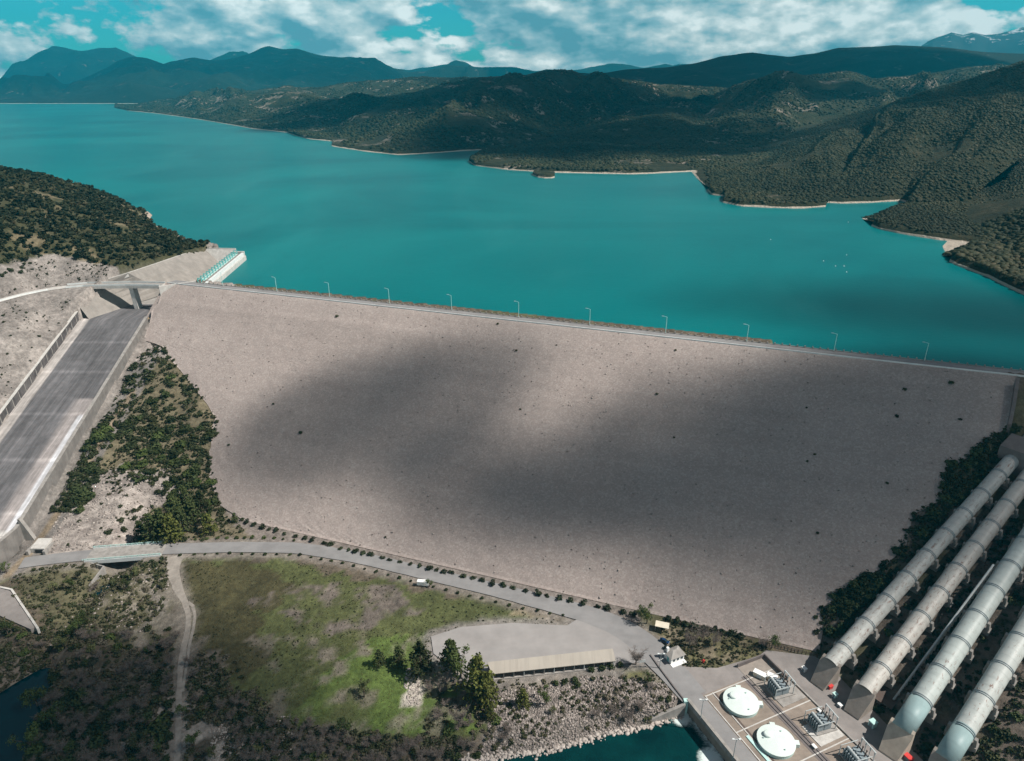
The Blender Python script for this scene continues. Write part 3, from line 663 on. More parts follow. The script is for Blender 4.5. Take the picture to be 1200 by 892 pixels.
m = MB(); e0 = W(240, 291, 0); e1 = W(276, 291.5, 0)
m.wall([(e0[0], e0[1]+.3, -20, 0.2), (e1[0], e1[1]+.3, -20, .2)], 1.4); m.hull8([(e0[0]+3, e0[1]-14, -19), (e1[0]-.4, e1[1]-6, -19), (e1[0]-.4, e1[1]-.4, -19), (e0[0]+3, e0[1]-.4, -19)], [(e0[0]+1, e0[1]-1.4, -.6), (e1[0]-.4, e1[1]-1.2, -.6), (e1[0]-.4, e1[1]-.4, -.6), (e0[0]+1, e0[1]-.4, -.6)])
m.build('end_wall', MT['concrete_pale'], sp)
m = MB(); m.wall([(*W(196, 291.5, 1)[:2], -8, 1.0), (e0[0], e0[1]+.3, -9, .4)], 1.2); m.build('wing_wall', MT['concrete_pale'], sp)
# right return: between bridge and gate line
m = MB(); g0 = W(233, 331, 0); g1 = W(276, 297, 0)
m.wall([(-259.5, 487, -20, -.3), (-250, 493.5, -20, .2), (g0[0]-3.5, g0[1]+3, -20, .3)], 1.3); m.build('return_wall', MT['concrete_pale'], sp)
# fill between dam end and return wall
m = MB(); m.hull8([(-267.5, 461, -26), (-252, 444, -29), (-236, 492, -26), (-270, 502, -26)], [dam_pt(-53.5, .6, -.12), dam_pt(-42, .6, -.12), (-236, 491, -.12), (-256.5, 496.5, -.12)])
sh_ = m.build('shoulder', MT['rockfill'], dam); at_ = sh_.data.attributes.new('tint', 'FLOAT_COLOR', 'POINT'); at_.data.foreach_set('color', [1.0]*(4*len(sh_.data.vertices)))
m = MB(); m.prism([dam_pt(-52, -.6)[:2], dam_pt(-18, -.6)[:2], dam_pt(-18, -9)[:2], (g0[0]+3, g0[1]-1), (g0[0]-3, g0[1]+2.2), (-250, 493)], -22, -.06); m.build('approach_platform', MT['concrete'], dam)
# gate bridge
gb = empty('gate_bridge', (0, 0, 0), 'teal framed gate bridge on twin pale beams jutting into the lake', 'bridge')
gd = np.array([g1[0]-g0[0], g1[1]-g0[1]]); gL = np.hypot(*gd); gd = gd/gL; gn = np.array([gd[1], -gd[0]])
def gpt(s_, o_): return (g0[0]+gd[0]*s_+gn[0]*o_, g0[1]+gd[1]*s_+gn[1]*o_)
def gbox(m, s0, s1, o0, o1, z0, z1):
    q = [gpt(s0, o0), gpt(s1, o0), gpt(s1, o1), gpt(s0, o1)]; m.hull8([(*p, z0) for p in q], [(*p, z1) for p in q]); return m
gbox(MB(), -4, gL+1, 5.2, 7.0, -16, .5).build('outer_beam', MT['concrete_white'], gb)
gbox(MB(), -4, gL+.5, 7.3, 8.4, -16, -2.2).build('outer_ledge', MT['concrete_pale'], gb)
gbox(MB(), -4, gL, 2.2, 5.18, -16, -1.4).build('gate_sill', MT['brown'], gb)
gbox(MB(), -4, gL, -1.3, 2.18, -19, -.6).build('weir_crest', MT['concrete'], gb)
n = 15
for k in range(n):
    s_ = 1+k*(gL-3)/(n-1); m = MB()
    gbox(m, s_, s_+.55, -1.2, -.7, -5.5, 2.6); gbox(m, s_, s_+.55, 1.6, 2.1, -.6, 2.6); gbox(m, s_, s_+.55, -1.2, 2.1, 2.6, 3.1); m.build('gate_frame', MT['teal'], gb)
gbox(MB(), 0, gL, -1.0, -.75, 1.2, 1.5).build('rail', MT['teal'], gb); gbox(MB(), 0, gL, 1.7, 1.95, 1.2, 1.5).build('rail', MT['teal'], gb)
gbox(MB(), 0, gL, -1.3, 2.0, -.55, -.2).build('walkway', MT['pale_teal'], gb)
gbox(MB(), gL-.5, gL+1.2, -4, 7.5, -16, 1.6).build('end_pier', MT['concrete_pale'], gb)

# road bridge over the chute
br = empty('road_bridge', (0, 0, 0), 'pale beam bridge on a single pier over the top of the spillway chute', 'bridge')
dp = [W(190, 333.5, 0), W(150, 333, 0), W(100, 334, 0), W(78, 336, 0)]
def wall_off(pts, off, z0, z1, th):
    m = MB(); n = len(pts); r = []
    for i, p in enumerate(pts):
        a = pts[max(i-1, 0)]; b = pts[min(i+1, n-1)]; t_ = np.array([b[0]-a[0], b[1]-a[1]]); t_ /= np.hypot(*t_); r.append((p[0]-t_[1]*off, p[1]+t_[0]*off, z0, z1))
    return m.wall(r, th)
wall_off(dp, 0, -2.0, -.02, 8.6).build('deck', MT['concrete_pale'], br)
wall_off(dp, 4.1, -1.2, 1.15, .35).build('parapet', MT['concrete_white'], br); wall_off(dp, -4.1, -1.2, 1.15, .35).build('parapet', MT['concrete_white'], br)
wall_off(dp, 0, -.019, .03, 7.6).build('carriageway', MT['concrete'], br)
pb = W(151, 378, -21.5); pt = W(146, 340, -2)
m = MB(); pxc = -280.5; pyc = dp[1][1]-.5
m.hull8([(pxc-1.2, pyc-3.4, -25), (pxc+1.9, pyc-3.4, -25), (pxc+1.9, pyc+3.0, -25), (pxc-1.2, pyc+3.0, -25)], [(pxc-2.7, pyc-3.0, -2.0), (pxc+.2, pyc-3.0, -2.0), (pxc+.2, pyc+2.8, -2.0), (pxc-2.7, pyc+2.8, -2.0)])
m.build('pier', MT['concrete_pale'], br)
m = MB(); ab = W(98, 341, -2)
m.hull8([(ab[0]-2, ab[1]-5, -24), (ab[0]+4, ab[1]-5, -24), (ab[0]+4, ab[1]+4, -24), (ab[0]-2, ab[1]+4, -24)], [(ab[0]-2, ab[1]-4.4, -2.05), (ab[0]+1, ab[1]-4.4, -2.05), (ab[0]+1, ab[1]+4, -2.05), (ab[0]-2, ab[1]+4, -2.05)])
m.build('abutment', MT['concrete_pale'], br)
m = MB(); m.hull8([(-330, ab[1]-6, -8), (ab[0]-2.1, ab[1]-9, -22), (ab[0]-2.1, ab[1]+3, -22), (-330, ab[1]+3, -8)], [(-330, ab[1]-4.6, -2.2), (ab[0]-2.1, ab[1]-4.6, -2.2), (ab[0]-2.1, ab[1]+3, -2.2), (-330, ab[1]+3, -2.2)])
m.build('wing_wall', MT['concrete_pale'], br)

# toe-road bridge over the stream
tb = empty('stream_bridge', (0, 0, 0), 'short road bridge with pale railings over the dark stream gully', 'bridge')
tp = PX([(104,650.5),(150,647),(193,643.5)], -80)
wall_off(tp, 0, -81.4, -79.88, 10.2).build('deck', MT['concrete'], tb)
wall_off(tp, 5.2, -81.6, -79.5, .5).build('edge_beam', MT['concrete_white'], tb); wall_off(tp, -5.2, -81.6, -79.5, .5).build('edge_beam', MT['concrete_white'], tb)
for o_ in (5.2, -5.2):
    wall_off(tp, o_, -78.75, -78.55, .2).build('railing', MT['pale_teal'], tb); wall_off(tp, o_, -79.2, -79.08, .15).build('railing', MT['pale_teal'], tb)
m = MB()
for s_ in np.linspace(0, 1, 15):
    x = tp[0][0]+(tp[-1][0]-tp[0][0])*s_; y = np.interp(x, [p[0] for p in tp], [p[1] for p in tp])
    for o_ in (5.2, -5.2): MB().box(x-.12, y+o_-.12, -79.5, x+.12, y+o_+.12, -78.56).build('rail_post', MT['pale_teal'], tb)
m = MB(); q0 = W(112, 655, -82); q1 = W(130, 668, -84); m.wall([(tp[0][0]+4, tp[0][1]-5.5, -93, -80.5), (tp[0][0]+11, tp[0][1]-7, -93, -81.2), (tp[0][0]+7, tp[0][1]-18, -94, -86.6)], .8); m.build('abutment', MT['concrete'], tb)
m = MB(); m.wall([(tp[-1][0]-2, tp[-1][1]+6.5, -92, -80.3), (tp[-1][0]-13, tp[-1][1]+13, -90, -76)], 1.6); m.build('wing_wall', MT['concrete'], tb)
# small portal beside the training wall
pc = empty('drain_portal', (0, 0, 0), 'small pale concrete portal with dark opening beside the toe road', 'culvert')
c0 = W(41, 655, -80)
def lbox(m, x0, y0, z0, x1, y1, z1): return m.box(c0[0]+x0, c0[1]+y0, z0, c0[0]+x1, c0[1]+y1, z1)
m = MB(); m.hull8([(c0[0]-5, c0[1]+5, -81), (c0[0]+2, c0[1]+5, -81), (c0[0]+2, c0[1]+12, -81), (c0[0]-5, c0[1]+12, -81)], [(c0[0]-5, c0[1]+5, -77.6), (c0[0]+2, c0[1]+5, -77.6), (c0[0]+2, c0[1]+12, -76.4), (c0[0]-5, c0[1]+12, -76.4)]); m.build('roof', MT['concrete_pale'], pc)
m = MB(); lbox(m, -2.6, 4.6, -80, 1.2, 4.98, -78.2); m.build('opening', MT['dark'], pc)  # dark panel set in place of the shade inside
for x_ in (2.02, -6.4): m = MB(); lbox(m, x_, 3.2, -81, x_+1.3, 11, -78); m.build('side_wall', MT['concrete'], pc)

# ------------------------------------------------------------------ penstocks
PL = [(972, 780), (1012, 812), (1055, 858), (1106, 893)]
PU = [W(1179, 547, -28), W(1212, 550, -28), W(1245, 572, -28), W(1290, 597, -28)]
PR_ = [3.3, 3.4, 3.7, 3.55]
ptxt = ['rusty grey penstock nearest the dam with red rust patches near its top', 'beige rust-specked penstock, second from the dam', 'pale green-grey penstock with a teal bottom section ending in a tan block', 'pale green-grey penstock with teal bottom section at the lower right corner']
btxt = ['brown concrete anchor block at the foot of the penstock nearest the dam', 'brown concrete anchor block at the foot of the second penstock from the dam', 'light tan concrete anchor block at the foot of the teal-ended penstock', 'concrete anchor block at the foot of the last penstock']
for i in range(4):
    lo = Vector(W(*PL[i], -73)); hi = Vector(PU[i]); r = PR_[i]; d = (hi-lo); Lp = d.length; d.normalize()
    if i == 3: pass
    pk = empty('penstock', tuple(lo), ptxt[i], 'penstock', 'four parallel penstocks')
    q = d.to_track_quat('X', 'Z'); pk.rotation_mode = 'QUATERNION'; pk.rotation_quaternion = q
    x0 = 0
    if i >= 2:
        m = MB(); m.tube((.6, 0, 0), (15, 0, 0), r*.995, r*.995, 36); tag(m.build('teal_section', MT['pen_teal'], pk, True), 'glossy teal bottom section'); x0 = 15
    m = MB(); m.tube((x0+(.6 if x0 == 0 else 0), 0, 0), (Lp+30, 0, 0), r, r, 36, False); m.build('pipe', PEN[i], pk, True)
    off = [10, 13, 15, 14][i]
    for k in range(11):
        x = off+k*15.2
        if x > Lp+26: break
        m = MB(); m.tube((x-.34, 0, 0), (x-.14, 0, 0), r+.18, r+.18, 36); m.tube((x+.42, 0, 0), (x+.62, 0, 0), r+.18, r+.18, 36); m.build('ring', MT['grey_metal'], pk)
        m = MB(); wp = lo+d*x
        for s_ in (-1, 1):
            m.hull8([(x-1.1, s_*(r+.9)-.6, -r-6), (x+1.3, s_*(r+.9)-.6, -r-6), (x+1.3, s_*(r+.9)+.6, -r-6), (x-1.1, s_*(r+.9)+.6, -r-6)], [(x-.5, s_*(r+.55)-.5, -.2), (x+.7, s_*(r+.55)-.5, -.2), (x+.7, s_*(r+.55)+.5, -.2), (x-.5, s_*(r+.55)+.5, -.2)])
        m.box(x-1.2, -r-1.5, -r-6.2, x+1.4, r+1.5, -r-.6); m.build('saddle', MT['concrete'], pk)
    # circumferential weld seams
    m = MB()
    for x in np.arange(x0+3, Lp+28, 3.8): m.tube((x, 0, 0), (x+.09, 0, 0), r+.03, r+.03, 36)
    se = m.build('weld_seams', PEN[i], pk)
    h = Vector((d.x, d.y, 0)).normalized(); n_ = Vector((-h.y, h.x, 0)); bw = r+.35
    def bp(u, v, z): p = lo+h*u+n_*v; return (p.x, p.y, z)
    m = MB()
    prof_ = [(-7.6, -84), (-6.6, -79.4), (-1.2, -72.6), (.2, -71.0), (1.5, -70.4), (2.2, -84)]
    V = [bp(u_, -bw+(.9 if u_ < -6 else 0), z_) for u_, z_ in prof_]+[bp(u_, bw-(.9 if u_ < -6 else 0), z_) for u_, z_ in prof_]; k6 = len(prof_)
    m.add(V, [list(range(k6)), list(range(k6, 2*k6))[::-1]]+[[q_, q_+k6, (q_+1) % k6+k6, (q_+1) % k6] for q_ in range(k6)])
    tag(m.build('anchor_block', MT['block'] if i != 2 else MT['block_tan']), btxt[i], 'anchor block', 'anchor blocks of the penstocks')
    m = MB()
    if i == 0:
        hh = Vector(PU[0]); 
        def up_(u, v, z): p = hh+h*u+n_*v; return (p.x, p.y, z)
        m.hull8([up_(4, -8, -40), up_(15, -8, -40), up_(15, 6, -40), up_(4, 6, -40)], [up_(4, -8, -20.5), up_(15, -8, -17.5), up_(15, 6, -17.5), up_(4, 6, -20.5)])
        tag(m.build('anchor_block', MT['block_dark']), 'dark boxy concrete block at the top of the rusty penstock beside the dam end', 'anchor block', 'anchor blocks of the penstocks')
# slim stair duct between the second and third penstock
q0, q1 = W(1047, 820, -76.5), W(1150, 681, -48); d2 = Vector(q1)-Vector(q0)
sd = empty('cable_duct', (0, 0, 0), 'thin pale duct climbing the slope between the two middle penstocks', 'duct')
m = MB(); e2 = Vector(q0)+d2*1.15; m.tube(q0, tuple(e2), .42, .42, 8); m.build('duct', MT['galv'], sd)
m = MB()
for k in range(28):
    p = Vector(q0)+d2*(1.15*(k+.5)/28); m.box(p.x-.32, p.y-.32, p.z-4.5, p.x+.32, p.y+.32, p.z-.3)
m.build('support_blocks', MT['concrete_pale'], sd)
hp = W(1038, 823, -79.5)
h_ = empty('brown_roofed_hut', (hp[0], hp[1], -81), 'small hut with flat brown roof between the middle penstocks', 'hut', rz=math.atan2(77, 107)+.05)
m = MB(); m.box(-2.4, -2.2, -1, 2.4, 2.2, 3.2); m.build('wall', MT['concrete'], h_); m = MB(); m.hull8([(-3.6, -3.4, 3.2), (3.6, -3.4, 3.9), (3.6, 3.4, 3.9), (-3.6, 3.4, 3.2)], [(-3.6, -3.4, 3.5), (3.6, -3.4, 4.2), (3.6, 3.4, 4.2), (-3.6, 3.4, 3.5)]); m.build('roof', MT['brown'], h_)
m = MB(); m.box(-2.5, -.5, .8, -2.38, .6, 2.9); m.build('door', MT['dark'], h_)
# right wall edge along the abutment
m = MB(); m.wall([(*on_dam(1190, 452)[:2], -20, 1.0), (*on_dam(1186, 480)[:2], -30, -7), (*on_dam(1181, 505)[:2], -34, -14)], 1.5); tag(m.build('abutment_wall', MT['block_dark']), 'dark stepped concrete wall down the right end of the dam', 'wall')

# ------------------------------------------------------------------ power station deck
ps = empty('power_station_deck', (0, 0, 0), 'brown concrete power station deck with quay wall above the tailrace', 'power station')
def pq(a0_, b0_, a1_, b1_): return [qab(a0_, b0_), qab(a1_, b0_), qab(a1_, b1_), qab(a0_, b1_)]
m = MB(); m.prism([(p[0], p[1]) for p in pq(0, 0, 95, 44)], -97, -79.93); m.build('slab', MT['deck'], ps)
m = MB(); m.prism([(p[0], p[1]) for p in pq(-1, .6, 95, 6.6)], -79.926, -79.90); m.build('quay_road', MT['asphalt'], ps)
m = MB(); m.prism([(p[0], p[1]) for p in pq(-.5, -.6, 95, .55)], -81.5, -79.2); m.build('quay_parapet', MT['concrete'], ps)
for b in (7.0, 10.6):
    m = MB(); m.prism([(p[0], p[1]) for p in pq(.5, b, 95, b+.4)], -79.92, -79.72); m.build('kerb', MT['concrete_pale'], ps)
m = MB(); m.prism([(p[0], p[1]) for p in pq(.5, 10.99, 95, 12.0)], -79.92, -79.86); m.build('cable_trench', MT['brown'], ps)
for b in (27.2, 28.6):
    m = MB(); m.prism([(p[0], p[1]) for p in pq(-1, b, 95, b+.22)], -79.925, -79.74); m.build('rail', MT['dark'], ps)
m = MB(); m.prism([(p[0], p[1]) for p in pq(-1, 26.2, 95, 29.8)], -79.927, -79.88); m.build('rail_bed', MT['block_dark'], ps)
m = MB()
for a_ in (.6, 18.1, 36.2, 54): m.prism([(p[0], p[1]) for p in pq(a_, 7.5, a_+.45, 43.5)], -79.922, -79.83)
m.build('joint_strips', MT['concrete_pale'], ps)
for b in (38.6,):
    m = MB(); m.prism([(p[0], p[1]) for p in pq(8, b+4.6, 95, b+5.2)], -79.92, -79.4); m.build('kerb', MT['concrete'], ps)
for a_, b_, w2 in ((13.2, 33.5, 9.0), (31.5, 33.5, 9.0), (49.5, 33.5, 9.0)):
    m = MB(); m.prism([(p[0], p[1]) for p in pq(a_-5.5, b_-2.5, a_+3.5, b_+w2)], -79.921, -79.70); tag(m.build('transformer_pad', MT['concrete_pale'] if a_ > 20 else MT['concrete'], ps), 'light concrete pad')
# round covers
tk = None
for i, (a_, lab) in enumerate(((9.0, 'round white turbine cover on the deck, the one nearer the guardhouse'), (27.4, 'round white turbine cover on the deck, the one nearer the bottom edge'))):
    if tk is None:
        o = tk = empty('turbine_cover', (0, 0, 0), lab, 'round cover', 'round white covers on the deck')
        m = MB(); m.lathe([(6.45, -.05), (6.45, 1.5)], 56); m.build('side_wall', MT['tank_wall'], tk)
        m = MB(); m.lathe([(6.62, 1.505), (6.62, 1.7), (3.5, 2.0), (.3, 2.15)], 56); m.build('lid', MT['tank'], tk, False)
        m = MB(); m.lathe([(1.45, 1.9), (1.45, 2.75), (1.1, 2.95), (.2, 3.0)], 28, (-2.7, 1.6)); m.build('hatch', MT['tank'], tk)
        m = MB()
        for s_ in range(3): m.lathe([(.25, 1.9), (.25, 2.3)], 8, (4.4*math.cos(s_*2.1+1), 4.4*math.sin(s_*2.1+1)))
        m.build('vent', MT['tank_wall'], tk)
        m = MB(); m.box(6.5, -1.0, -.05, 8.0, 1.0, 1.6); m.build('access_box', MT['tank'], tk, bevel=.06)
        m = MB(); m.box(-.6, 6.9, -.05, 1.3, 8.2, 1.0); m.build('side_box', MT['tank'], tk, bevel=.05)
    else: o = copy_tree(tk)
    o.location = qab(a_, 17.3, -79.93); o['label'] = lab; o.rotation_euler.z = -.12
# green trench cover left of the second
m = MB(); m.prism([(p[0], p[1]) for p in pq(21, 9.4, 36, 10.5)], -79.9, -79.6); tag(m.build('trench_cover', MT['pale_teal']), 'long pale green trench cover beside the lower round cover', 'trench cover')
# transformers
tr = empty('transformer', (0, 0, 0), 'x', 'transformer', 'transformers on the deck')
m = MB(); m.box(-2.4, .6, .3, 2.4, 3.4, 3.4); m.build('tank', MT['grey_metal'], tr, bevel=.08)
for k in range(6):
    m = MB(); m.box(-2.7+k*.95, -2.3, .5, -2.35+k*.95, .3, 3.5); m.build('radiator', MT['grey_metal'], tr)
m = MB(); m.tube((-2.6, -1, 3.9), (2.6, -1, 3.9), .5, .5, 12); m.build('conservator', MT['galv'], tr)
for k in range(3):
    m = MB(); b0 = (-1.6+k*1.6, 2.2, 3.4); m.tube(b0, (b0[0], b0[1]+.3, 5.6), .28, .16, 8); m.tube((b0[0], b0[1]+.3, 5.6), (b0[0], b0[1]+.32, 6.0), .3, .3, 8); m.build('bushing', MT['brown'], tr)
for k in range(4):
    m = MB(); m.tube((-2.8+k*1.9, 4.8, 0), (-2.8+k*1.9, 4.8, 4.8), .14, .14, 6); m.tube((-2.8+k*1.9, 4.8, 4.8), (-2.8+k*1.9, 4.8, 5.7), .32, .22, 8); m.build('insulator_post', MT['galv'], tr)
m = MB(); m.box(-3.0, 4.6, 5.72, 3.2, 5.0, 5.9); m.build('busbar', MT['galv'], tr)
m = MB(); m.box(-3.4, -2.8, -.1, 3.4, 5.6, .3); m.build('plinth', MT['concrete'], tr)
for x_ in (-3.3, 3.1): m = MB(); m.box(x_, -3.1, 4.6, x_+.2, 3.6, 4.8); m.box(x_, -3.3, .2, x_+.2, -3.1, 4.8); m.build('frame', MT['galv'], tr)
tl = ['grey finned transformer with upright bushings behind the upper round white cover', 'grey finned transformer level with the lower round white cover', 'grey transformer at the bottom edge of the photo below the other two']
ang = math.atan2(QB[1], QB[0])-math.pi/2
for i, (px, py) in enumerate(((910, 810), (958, 851), (1000, 892))):
    o = tr if i == 0 else copy_tree(tr); p = W(px, py, -79.7); o.location = (p[0], p[1], -79.6); o.rotation_euler.z = ang-.12; o['label'] = tl[i]; o.scale = (1.05,)*3
    m = MB(); m.box(-1.0, -1.6, -.3, 1.0, 1.6, 2.2)
# walled bay with cream cabinets
bay = empty('walled_bay', (*W(897, 790, -79.9)[:2], -79.93), 'low walled bay around cream cabinets above the upper transformer', 'enclosure', rz=ang)
m = MB(); m.box(-7.5, -8, 0, -7, 6, 1.8); m.build('left_wall', MT['block_dark'], bay); m = MB(); m.box(-7, 5.5, 0, 6, 6, 1.8); m.build('back_wall', MT['block_dark'], bay)
m = MB(); m.box(-7, -8, -.05, 6, 5.5, .08); m.build('floor', MT['block'], bay)
for px, py, s_, lb_ in ((890, 793, 1, 'long cream cabinet in the walled bay, the left one'), (904, 796, .8, 'short cream cabinet in the walled bay, the right one')):
    p = W(px, py, -79.9); cb = empty('cabinet', (p[0], p[1], -79.85), lb_, 'cabinet', rz=ang+.5)
    m = MB(); m.box(-2.4*s_, -1.1, 0, 2.4*s_, 1.1, 1.9); m.build('housing', MT['cream'], cb, bevel=.05); m = MB(); m.box(-2.5*s_, -1.2, 1.905, 2.5*s_, 1.2, 2.05); m.build('lid', MT['white'], cb)
    m = MB(); m.box(-.9*s_, -1.13, .2, .9*s_, -1.08, 1.7); m.build('door', MT['concrete_white'], cb)
# boxes near the pipes
def box_thing(name, px, py, z, dims, mat, roofm, label, cat, rz=ang):
    p = W(px, py, z); e = empty(name, (p[0], p[1], z-.2), label, cat, rz=rz); w2, d2_, h2 = dims
    m = MB(); m.box(-w2/2, -d2_/2, -.5, w2/2, d2_/2, h2); m.build('housing', MT[mat], e, bevel=.05)
    m = MB(); m.box(-w2/2-.12, -d2_/2-.12, h2+.003, w2/2+.12, d2_/2+.12, h2+.16); m.build('lid', MT[roofm], e)
    m = MB(); m.box(-w2*.3, -d2_/2-.04, .2, w2*.3, -d2_/2+.02, h2*.85); m.build('door', MT['grey_metal'], e); return e
box_thing('red_cabinet', 971, 805, -80, (2.6, 1.8, 1.6), 'red', 'red', 'red box below the nearest penstock block', 'cabinet')
box_thing('red_cabinet', 1064, 890, -80, (2.6, 1.8, 1.6), 'red', 'red', 'red box beside the tan block at the bottom edge', 'cabinet')
box_thing('teal_cabinet', 978, 817, -80, (1.4, 1.4, 2.0), 'pale_teal', 'pale_teal', 'small pale teal box just below the upper red box', 'cabinet')
box_thing('teal_cabinet', 1022, 851, -80, (2.1, 2.1, 2.6), 'pale_teal', 'pale_teal', 'pale teal kiosk between the second and third penstock blocks', 'kiosk')
box_thing('white_cabinet', 942, 786, -80, (1.8, 1.3, 1.7), 'white', 'white', 'small white box left of the nearest penstock block', 'cabinet')
box_thing('white_cabinet', 984, 828, -80, (1.5, 1.2, 1.3), 'white', 'white', 'small white box left of the second penstock block', 'cabinet')
box_thing('deck_cabinet', 960, 834.5-1, -79.9, (1.2, .8, .7), 'white', 'white', 'tiny white box on the deck between the two transformers', 'cabinet')
box_thing('deck_cabinet', 954, 876, -79.9, (1.6, .9, .9), 'cream', 'white', 'tiny white box on the deck below the middle transformer', 'cabinet')
# deck light masts
mast = empty('light_mast', (0, 0, 0), 'x', 'light mast', 'light masts on the quay')
m = MB(); m.tube((0, 0, 0), (0, 0, 9.5), .17, .11, 8); m.build('pole', MT['galv'], mast); m = MB(); m.box(-1.3, -.15, 9.4, 1.3, .15, 9.6); ca_ = m.build('crossarm', MT['galv'], mast)
for x_ in (-1.5, .7): MB().box(x_, -.3, 9.61, x_+.8, .3, 9.85).build('floodlight', MT['concrete_white'], ca_)
for i, (px, py, lb_) in enumerate(((821, 842, 'slim white mast on the quay road beside the upper round cover'), (859, 889, 'slim white mast on the quay road beside the lower round cover'), (773, 783, 'slim white barrier pole by the guardhouse, built as a mast'))):
    o = mast if i == 0 else copy_tree(mast); p = W(px, py, -79.9); o.location = (p[0], p[1], -80); o['label'] = lb_
    if i == 2: o.scale = (1, 1, .8)  # this copy stands for the white barrier pole
# tailrace wing wall and gate edge
m = MB(); m.wall([(*W(803, 824, -80)[:2], -97, -80.3), (*W(772, 840, -84)[:2], -97, -83), (*W(752, 849, -86)[:2], -97, -85.6)], 1.2); tag(m.build('tailrace_wall', MT['concrete']), 'pale sloping concrete wing wall at the tailrace outlet', 'wall')
m = MB(); p = W(803, 826, -82); m.box(p[0]-.8, p[1]-.8, -97, p[0]+.8, p[1]+.8, -79.4); tag(m.build('gate_pier', MT['pale_teal']), 'pale green pier at the corner of quay and wing wall', 'pier')

# ------------------------------------------------------------------ yard and roadside things
s0, s1, s2, s3 = W(576.5, 790.5, -77), W(721.5, 775, -77), W(718, 760.5, -76), W(571, 776.5, -76)
sh = empty('open_shed', (0, 0, 0), 'long low open-fronted shed with flat beige roof at the yard edge', 'shed')
m = MB(); m.hull8([s0, s1, s2, s3], [(p[0], p[1], p[2]+.22) for p in (s0, s1, s2, s3)]); m.build('roof', MT['roof'], sh)
for k in range(13):
    u = (k+.15)/12.3; x = s0[0]+(s1[0]-s0[0])*u; y = s0[1]+(s1[1]-s0[1])*u+.35; m = MB(); m.box(x-.15, y-.15, -83, x+.15, y+.15, -77.02); m.build('post', MT['concrete_white'] if k % 3 == 0 else MT['concrete'], sh)
m = MB(); m.wall([(s3[0]+.3, s3[1]-.4, -82, -76.4), (s2[0]-.3, s2[1]-.4, -82, -76.4)], .3); m.build('back_wall', MT['block_dark'], sh)
m = MB(); m.wall([(s0[0]+.2, s0[1]+.4, -82, -77.2), (s3[0]+.3, s3[1]-.6, -82, -76.4)], .25); m.build('end_wall', MT['block_dark'], sh)
m = MB(); m.prism([(p[0], p[1]) for p in (s0, s1, s2, s3)], -82, -79.9); m.build('floor', MT['concrete'], sh)
# guardhouse
p = W(790, 771, -80); gh = empty('guardhouse', (p[0], p[1], -79.95), 'small white guardhouse with hipped grey roof beside the road barrier', 'guardhouse', rz=.42)
m = MB(); m.box(-3.4, -2.4, -.1, 3.0, 2.2, 2.9); m.build('wall', MT['white'], gh)
m = MB(); m.hull8([(-3.9, -2.9, 2.9), (3.5, -2.9, 2.9), (3.5, 2.7, 2.9), (-3.9, 2.7, 2.9)], [(-1.2, -.3, 4.5), (.8, -.3, 4.5), (.8, .1, 4.5), (-1.2, .1, 4.5)]); rf_ = m.build('roof', MT['concrete'], gh)
for x in (-2.5, -.6, 1.3):
    m = MB(); m.box(x-.1, -2.43, .9, x+1.2, -2.38, 2.2); w_ = m.build('window', MT['galv'], gh); m = MB(); m.box(x, -2.46, 1.0, x+1.1, -2.432, 2.1); m.build('pane', MT['glass'], w_)
m = MB(); m.box(-3.45, -.9, .05, -3.38, .2, 2.1); m.build('door', MT['teal'], gh)
m = MB(); m.box(-3.2, .9, 3.3, -2.2, 1.9, 5.4); m.build('chimney', MT['white'], rf_)
m = MB(); m.box(-3.8, -4.2, -.1, 3.2, -2.45, .25); m.build('step', MT['white'], gh)
